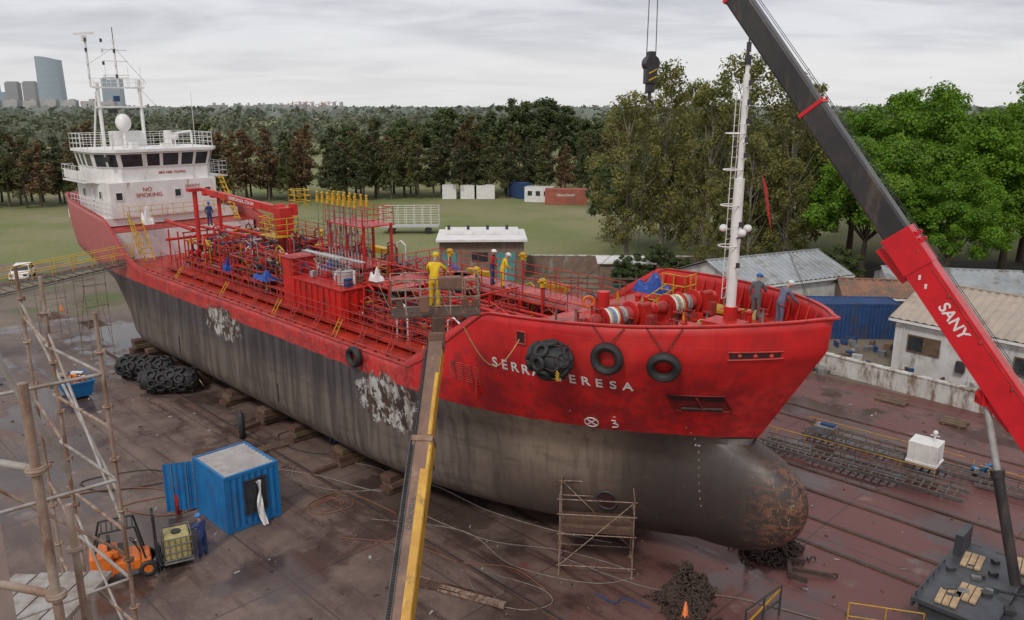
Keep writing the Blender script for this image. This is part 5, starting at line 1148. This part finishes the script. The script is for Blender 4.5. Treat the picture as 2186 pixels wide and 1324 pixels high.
for x in(-12.8,-9.4,-6.0):
    container('white_storage_container',(x+1,151,0),rad(3),2.6 if x<-7 else 3.4,2.2,2.5,WHT2,WHT2,'small white storage container on the grass',group='white storage containers')
container('blue_site_office',(1.2,153,0),rad(-62),6,2.4,2.9,BLUD,BLUD,'dark blue site office container on the field')
so_=container('white_site_office',(5.0,146,0),rad(-15),5,2.4,2.7,WHT2,GL,'white site office with small windows')
for x in(-1.5,0,1.5):
    g=B();g.box((x,-1.24,1.6),(.8,.06,.8),GLASS);g.obj('window',so_)
container('red_shipping_container',(9.6,142.5,0),rad(-4),7.4,2.4,2.7,REDCONT,REDCONT,'faded red shipping container with white lettering',text='DRACEWAY')
def car(loc,rz,mt,label):
    e=empty('parked_car',loc,rz,label=label,category='car')
    pr=[(-2.1,.35),(-2.15,.8),(-1.9,1.0),(-1.55,1.05),(-1.0,1.5),(.6,1.5),(1.2,1.02),(1.95,.88),(2.1,.6),(2.1,.35)]
    g=B();n=len(pr);vs=[]
    for y in(-.85,.85):
        for x,z in pr:vs.append((x,y*(.82 if z>1.1 else 1),z))
    g.add(vs,[(i,(i+1)%n,n+(i+1)%n,n+i) for i in range(n)]+[tuple(range(n))[::-1],tuple(range(n,2*n))],mt);g.obj('car_body',e,bevel=.06)
    g=B();g.T=Matrix.Translation((.03,0,.03));g.add([(1.17,-.76,1.06),(1.17,.76,1.06),(.66,.66,1.46),(.66,-.66,1.46)],[(0,1,2,3)],GLASS);g.obj('windscreen',e)
    for s_ in(-1,1):
        g=B();g.add([(-1.2,s_*.87,1.05),(1.0,s_*.87,1.05),(.5,s_*.72,1.44),(-.9,s_*.72,1.44)],[(0,1,2,3)],GLASS);g.obj('side_window',e)
        g=B();g.box((2.08,s_*.6,.72),(.08,.35,.16),GLASS);g.obj('headlight',e)
    for x in(-1.3,1.3):
        for y in(-.8,.8):
            g=B();g.cyl((x,y-.1,.33),(x,y+.1,.33),.33,BLK,18);g.cyl((x,y-.11,.33),(x,y+.11,.33),.18,GRY,10);g.obj('wheel',e)
car((-49.5,79,0),rad(-70),WHT2,'white car parked on the yard behind the stern')
# ------------------------------------------------------------------ skyline
def tower(name,loc,d,mt,label,curved=False):
    e=empty(name,loc,rad(8),label=label,category='skyscraper')
    g=B()
    if curved:
        n=10;P=[]
        for i in range(n+1):
            u=i/n;P.append((-d[0]/2+d[0]*u,-d[1]/2-8*math.sin(math.pi*u)))
        P+= [(d[0]/2,d[1]/2),(-d[0]/2,d[1]/2)]
        m_=len(P);vs=[(x,y,0) for x,y in P]+[(x*(.92),y,d[2]*(1-.06*((x/d[0]+.5)**2))) for x,y in P]
        g.add(vs,[(i,(i+1)%m_,m_+(i+1)%m_,m_+i) for i in range(m_)]+[tuple(range(m_,2*m_))],mt)
    else: g.box((0,0,d[2]/2),d,mt);g.box((0,0,d[2]+2),(d[0]*.8,d[1]*.8,4),mt)
    g.obj('tower_facade',e)
def facade(name,c1,c2,sc):
    m,t,b=nt(name);tc=nd(t,'ShaderNodeTexCoord').outputs['Object'];bk=nd(t,'ShaderNodeTexBrick');bk.offset=0
    s_=nd(t,'ShaderNodeSeparateXYZ');t.links.new(tc,s_.inputs[0]);cx=nd(t,'ShaderNodeCombineXYZ');t.links.new(mth(t,'ADD',s_.outputs[0],s_.outputs[1]),cx.inputs[0]);t.links.new(s_.outputs[2],cx.inputs[1]);t.links.new(cx.outputs[0],bk.inputs['Vector'])
    bk.inputs['Scale'].default_value=1;bk.inputs['Brick Width'].default_value=sc;bk.inputs['Row Height'].default_value=4;bk.inputs['Mortar Size'].default_value=.9
    bk.inputs['Color1'].default_value=(*c1,1);bk.inputs['Color2'].default_value=(*[x*.85 for x in c1],1);bk.inputs['Mortar'].default_value=(*c2,1);t.links.new(bk.outputs[0],b.inputs['Base Color']);b.inputs['Roughness'].default_value=.35;return m
F1=facade('haze_tinted_glass_facade',(.24,.31,.39),(.36,.42,.47),6);F2=facade('haze_tinted_stone_facade',(.22,.25,.30),(.36,.35,.36),5)  # facade colours lightened toward blue-grey, so distance haze is painted in
def sk_(u,D_=3000): return ((u-1093)/1700*D_*.968,D_*.968)
x,y=sk_(147);tower('curved_glass_skyscraper',(x,y,0),(75,50,182),F1,'tall curved blue glass skyscraper in the hazy skyline',True)
for u,wd,h,mt,lb in((20,50,105,F1,'blue glass office tower in the haze'),(67,42,96,F2,'pair tower with stone coloured facade'),(103,42,97,F2,'pair tower with stone coloured facade'),(45,26,60,F1,'lower glass tower between taller ones'),(272,60,110,F1,'pale glass tower behind the ship mast'),(0,30,70,F1,'lower glass tower between taller ones')):
    x,y=sk_(u,3050);tower('skyscraper',(x,y,0),(wd,wd*.8,h),mt,lb)
LB=M('distant_building',(.42,.41,.41),(.33,.33,.35),.05,.8)
for i in range(16):
    u=480+i*17+R.uniform(-6,6);x,y=sk_(u,1400+R.uniform(0,400));g=B();g.box((0,0,8),(R.uniform(8,22),12,16+R.uniform(0,8)),LB);g.box((2,0,18),(3,6,6+R.uniform(0,4)),LB)
    g.obj('distant_building',None,(x,y,0),R.random(),label='small distant pale building above the tree line',category='building',group='distant buildings')
for i in range(9):
    u=-60+i*40;x,y=sk_(u,2400);g=B();g.box((0,0,14),(40,20,28+R.uniform(-6,14)),LB);g.box((8,0,30),(12,12,10),LB);g.obj('distant_building',None,(x,y,0),0,label='low distant city block in the haze',category='building',group='distant buildings')
for u in(640,655,668,700,715):
    x,y=sk_(u,1500);g=B();g.beam((0,0,0),(0,0,24),1.2,1.2,REDCONT);g.beam((-12,0,18),(14,0,24),.8,.8,REDCONT);g.obj('harbour_crane',None,(x,y,0),0,label='tiny distant harbour crane',category='crane',group='distant harbour cranes')
# ------------------------------------------------------------------ TREES
def leafmat(name,cols,tr=.25,objrand=True,dk=.4):
    m,t,b=nt(name);ge=nd(t,'ShaderNodeNewGeometry');oi=nd(t,'ShaderNodeObjectInfo');tc=nd(t,'ShaderNodeTexCoord').outputs['Object']
    cr=nd(t,'ShaderNodeValToRGB');el=cr.color_ramp.elements
    el[0].color=(*cols[0],1);el[1].color=(*cols[-1],1)
    for i,c_ in enumerate(cols[1:-1]):
        e_=el.new((i+1)/(len(cols)-1));e_.color=(*c_,1)
    if objrand: t.links.new(mth(t,'ADD',mth(t,'MULTIPLY',oi.outputs['Random'],.7),mth(t,'MULTIPLY',noise(t,tc,.4,3),.5)),cr.inputs[0])
    else: t.links.new(mth(t,'ADD',mth(t,'MULTIPLY',ramp(t,noise(t,tc,.35,3,.6),.3,.7),.75),mth(t,'MULTIPLY',oi.outputs['Random'],.25)),cr.inputs[0])
    c=mixc(t,mth(t,'MULTIPLY',ge.outputs['Random Per Island'],dk),cr.outputs[0],(.012,.014,.006))
    t.links.new(c,b.inputs['Base Color']);b.inputs['Roughness'].default_value=.65
    tl=nd(t,'ShaderNodeBsdfTranslucent');t.links.new(c,tl.inputs[0]);mx=nd(t,'ShaderNodeMixShader');mx.inputs[0].default_value=tr
    t.links.new(b.outputs[0],mx.inputs[1]);t.links.new(tl.outputs[0],mx.inputs[2]);t.links.new(mx.outputs[0],t.nodes['Material Output'].inputs[0]);return m
def leaves(name,clumps,size,mt,seed,flat=.5):
    rg=np.random.default_rng(seed);Ps=[];Ns=[]
    for (c,r,n) in clumps:
        d=rg.normal(size=(n,3));d/=np.linalg.norm(d,axis=1)[:,None];rr=rg.random(n)**.45*(1+.25*rg.normal(size=n)*(rg.random(n)<.3))
        Ps.append(np.array(c)+d*rr[:,None]*np.array(r));Ns.append(d)
    P=np.concatenate(Ps);Nn=np.concatenate(Ns)+rg.normal(size=(len(P),3))*.7+np.array([0,-.2,flat]);Nn/=np.linalg.norm(Nn,axis=1)[:,None]
    a=rg.normal(size=(len(P),3));T1=np.cross(Nn,a);T1/=np.linalg.norm(T1,axis=1)[:,None];T2=np.cross(Nn,T1)
    s=(size*(.6+.8*rg.random(len(P))))[:,None]
    V=np.stack([P-T1*s*.5,P-T2*s*.35,P+T1*s*.5,P+T2*s*.35],1).reshape(-1,3);F=np.arange(len(V)).reshape(-1,4)
    me=bpy.data.meshes.new(name);me.from_pydata(V.tolist(),[],F.tolist());me.materials.append(mt);return me
def trunkmesh(h,r,limbs,mt,seed):
    rr=random.Random(seed);g=B();p=Vector((0,0,-.1));q=[p]
    for i in range(5):
        p=p+Vector((rr.uniform(-.15,.15)*h*.05,rr.uniform(-.15,.15)*h*.05,h/5));q.append(p)
    for i in range(5):g.cyl(q[i],q[i+1],r*(1-i*.18),mt,8,r2=r*(1-(i+1)*.18))
    for (c,rad_) in limbs:
        c=Vector(c);k=max(1,min(4,int(c.z/h*5)-1));s0=q[k];mid=s0.lerp(c,.5)+Vector((0,0,-.1*(c-s0).length*rr.random()));g.cyl(s0,mid,rad_,mt,6,r2=rad_*.65);g.cyl(mid,c,rad_*.65,mt,5,r2=rad_*.2)
    return g.mesh('trunk')
def mktree(name,tm,lm,loc,rz,sc,label,group=None,cat='tree'):
    e=empty(name,loc,rz,label=label,category=cat);e.scale=sc
    if group:e['group']=group
    for nm,me in(('trunk',tm),('crown',lm)):
        o=bpy.data.objects.new(nm,me);col.objects.link(o);o.parent=e
    return e
CASU=leafmat('casuarina_foliage',[(.075,.115,.035),(.11,.145,.045),(.17,.165,.055),(.09,.12,.042),(.24,.135,.065),(.075,.105,.04),(.20,.15,.06)],.35,True,.3)
cas=[]
for v in range(8):
    rr=random.Random(v+30);cl=[];H=11.4+rr.random()*3.4;lx=rr.uniform(-.5,.5)
    for i in range(40):
        u=(i+rr.random())/40;z=2.6+u*(H-2.8);R_=(2.3*(1-u)**.6+.3)*rr.uniform(.7,1.25);a_=rr.random()*6.28;q=rr.random()**.5*R_*.9;s_=rr.uniform(.6,1.15)*(1-u*.5)
        cl.append(((q*math.cos(a_)+lx*u,q*math.sin(a_),z),(s_,s_,s_*.9),int(75*s_+20)))
    cas.append((trunkmesh(H*.9,.2,[(c[0],.05) for c in cl[::4]],BARK,v),leaves('casuarina_crown',cl,.36,CASU,v,.25)))
for row in range(3):
    n=40 if row<2 else 36
    for i in range(n):
        u=(i+R.uniform(-.45,.45))/n;x=-104+u*138;y=136+(x+95)*.2+row*4.5+R.uniform(-1.6,1.6);s_=R.uniform(.74,1.08)*(1.12 if R.random()<.12 else 1)
        tm,lm=cas[R.randrange(8)];k_=R.uniform(1.1,1.4);mktree('casuarina_tree',tm,lm,(x,y,0),R.random()*6.28,(s_*k_,s_*k_,s_),'dark slender casuarina tree in a dense row along the field',group='row of casuarina trees')
OLV=leafmat('olive_foliage',[(.20,.21,.05),(.29,.27,.075),(.15,.17,.045),(.34,.30,.10)],.4,False,.2)
pop=[]
for v in range(3):
    rr=random.Random(v+60);cl=[];H=20
    for i in range(95):
        u=(i+rr.random())/95;z=3.0+u*(H-3.5);R_=4.8*math.sin(math.pi*min(1,.18+u*.78))**.7;a_=rr.random()*6.28;q=rr.random()**.5*R_
        s_=rr.uniform(.5,1.15);cl.append(((q*math.cos(a_),q*math.sin(a_),z),(s_,s_,s_*1.1),110))
    pop.append((trunkmesh(H*.92,.3,[(c[0],.07) for c in cl[::3]],BARKL,v+9),leaves('poplar_crown',cl,.30,OLV,v+10,.5)))
for i,(x,y,s_) in enumerate([(12.5,86,.92),(17,90,1.08),(20.5,83,.98),(25,88,1.12),(29,84,1.0),(33,92,1.0),(22,98,1.0),(27.5,79,.6),(19,77,.5),(24,80,.72)]):
    tm,lm=pop[i%3];mktree('poplar_tree',tm,lm,(x,y,0),i*1.3,(s_,s_,s_),'tall sparse olive-green poplar with pale branches','olive poplars behind the yard')
GRN=leafmat('bright_green_foliage',[(.13,.28,.012),(.20,.38,.02),(.10,.21,.012),(.26,.42,.035)],.4,False,.25)
DGN=leafmat('dark_green_foliage',[(.07,.105,.03),(.10,.135,.035),(.055,.08,.025)],.25,False,.3)
def broad(seed,H,Rr,n,mt,leaf,dens=230):
    rr=random.Random(seed);cl=[]
    for i in range(n):
        a_=rr.random()*6.28;ph=math.acos(rr.uniform(-.55,1));q=Rr*(.5+.5*rr.random()) if i%4 else Rr*.4
        c=(q*math.sin(ph)*math.cos(a_),q*math.sin(ph)*math.sin(a_),H*.55+q*math.cos(ph)*(H*.42/Rr));s_=rr.uniform(.5,1.5)*Rr/7
        cl.append((c,(s_,s_,s_*.75),int(dens*s_*s_)))
    return trunkmesh(H*.7,.4,[(c[0],.12) for c in cl[::4]],BARK,seed),leaves('broad_crown',cl,leaf,mt,seed,.5)
bg_=[broad(s,17,7.2,170,GRN,.27,330) for s in(1,2)];bd_=[broad(s,15,6.5,90,DGN,.42) for s in(5,6)]
for i,(x,y,s_) in enumerate([(34.5,77,.88),(42,84,1.12),(50,80,1.05),(57,88,1.15),(47,93,1.15),(60,76,1.0),(66,90,1.15),(40,72,.72),(38.5,90,1.0),(53.5,74,.9)]):
    tm,lm=bg_[i%2];mktree('broadleaf_tree',tm,lm,(x,y,0),i*2.1,(s_,s_,s_),'large bright green broadleaf tree with dense crown','bright green trees behind the sheds')
for i,(x,y,s_) in enumerate([(22,103,.9),(11,73.5,.28),(13.8,75,.33),(16,74.5,.25),(30,72,.36),(24,71,.34),(36,68,.32),(14,100,.7),(33,104,.95),(3,192,1.3),(9,200,1.25),(18,195,1.0),(26,190,1.05),(34,180,1.0),(-5,196,1.05),(40,172,1.0),(16,140,.5),(19,137,.55),(45,110,.95),(60,112,1.0),(75,105,1.05),(-16,200,1.15),(-26,196,.95),(-38,190,.9),(30,95,.55)]):
    tm,lm=bd_[i%2];mktree('broadleaf_tree' if s_>.5 else 'green_bush',tm,lm,(x,y,-.0 if s_>.5 else -2*s_),i*1.7,(s_,s_,s_),'dark green rounded tree' if s_>.5 else 'dense dark green bush beside the yard fence',None,'tree' if s_>.5 else 'bush')
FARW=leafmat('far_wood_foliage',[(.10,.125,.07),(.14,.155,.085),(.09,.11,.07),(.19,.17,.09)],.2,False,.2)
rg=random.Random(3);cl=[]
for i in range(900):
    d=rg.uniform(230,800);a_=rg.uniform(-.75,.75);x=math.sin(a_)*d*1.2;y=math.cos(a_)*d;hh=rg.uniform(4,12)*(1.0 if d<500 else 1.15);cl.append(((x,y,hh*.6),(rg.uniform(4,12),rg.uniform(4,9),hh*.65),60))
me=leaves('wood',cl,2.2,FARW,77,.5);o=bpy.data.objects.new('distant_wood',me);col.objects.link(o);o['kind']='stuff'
rg=random.Random(4);cl=[]
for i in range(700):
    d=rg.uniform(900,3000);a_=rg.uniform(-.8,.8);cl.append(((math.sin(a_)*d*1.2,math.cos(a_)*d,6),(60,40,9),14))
FARH=leafmat('haze_tinted_far_foliage',[(.16,.19,.17),(.19,.21,.18),(.15,.18,.17)],.1,False,.1)  # pale grey-green leaf colours carry the distance haze
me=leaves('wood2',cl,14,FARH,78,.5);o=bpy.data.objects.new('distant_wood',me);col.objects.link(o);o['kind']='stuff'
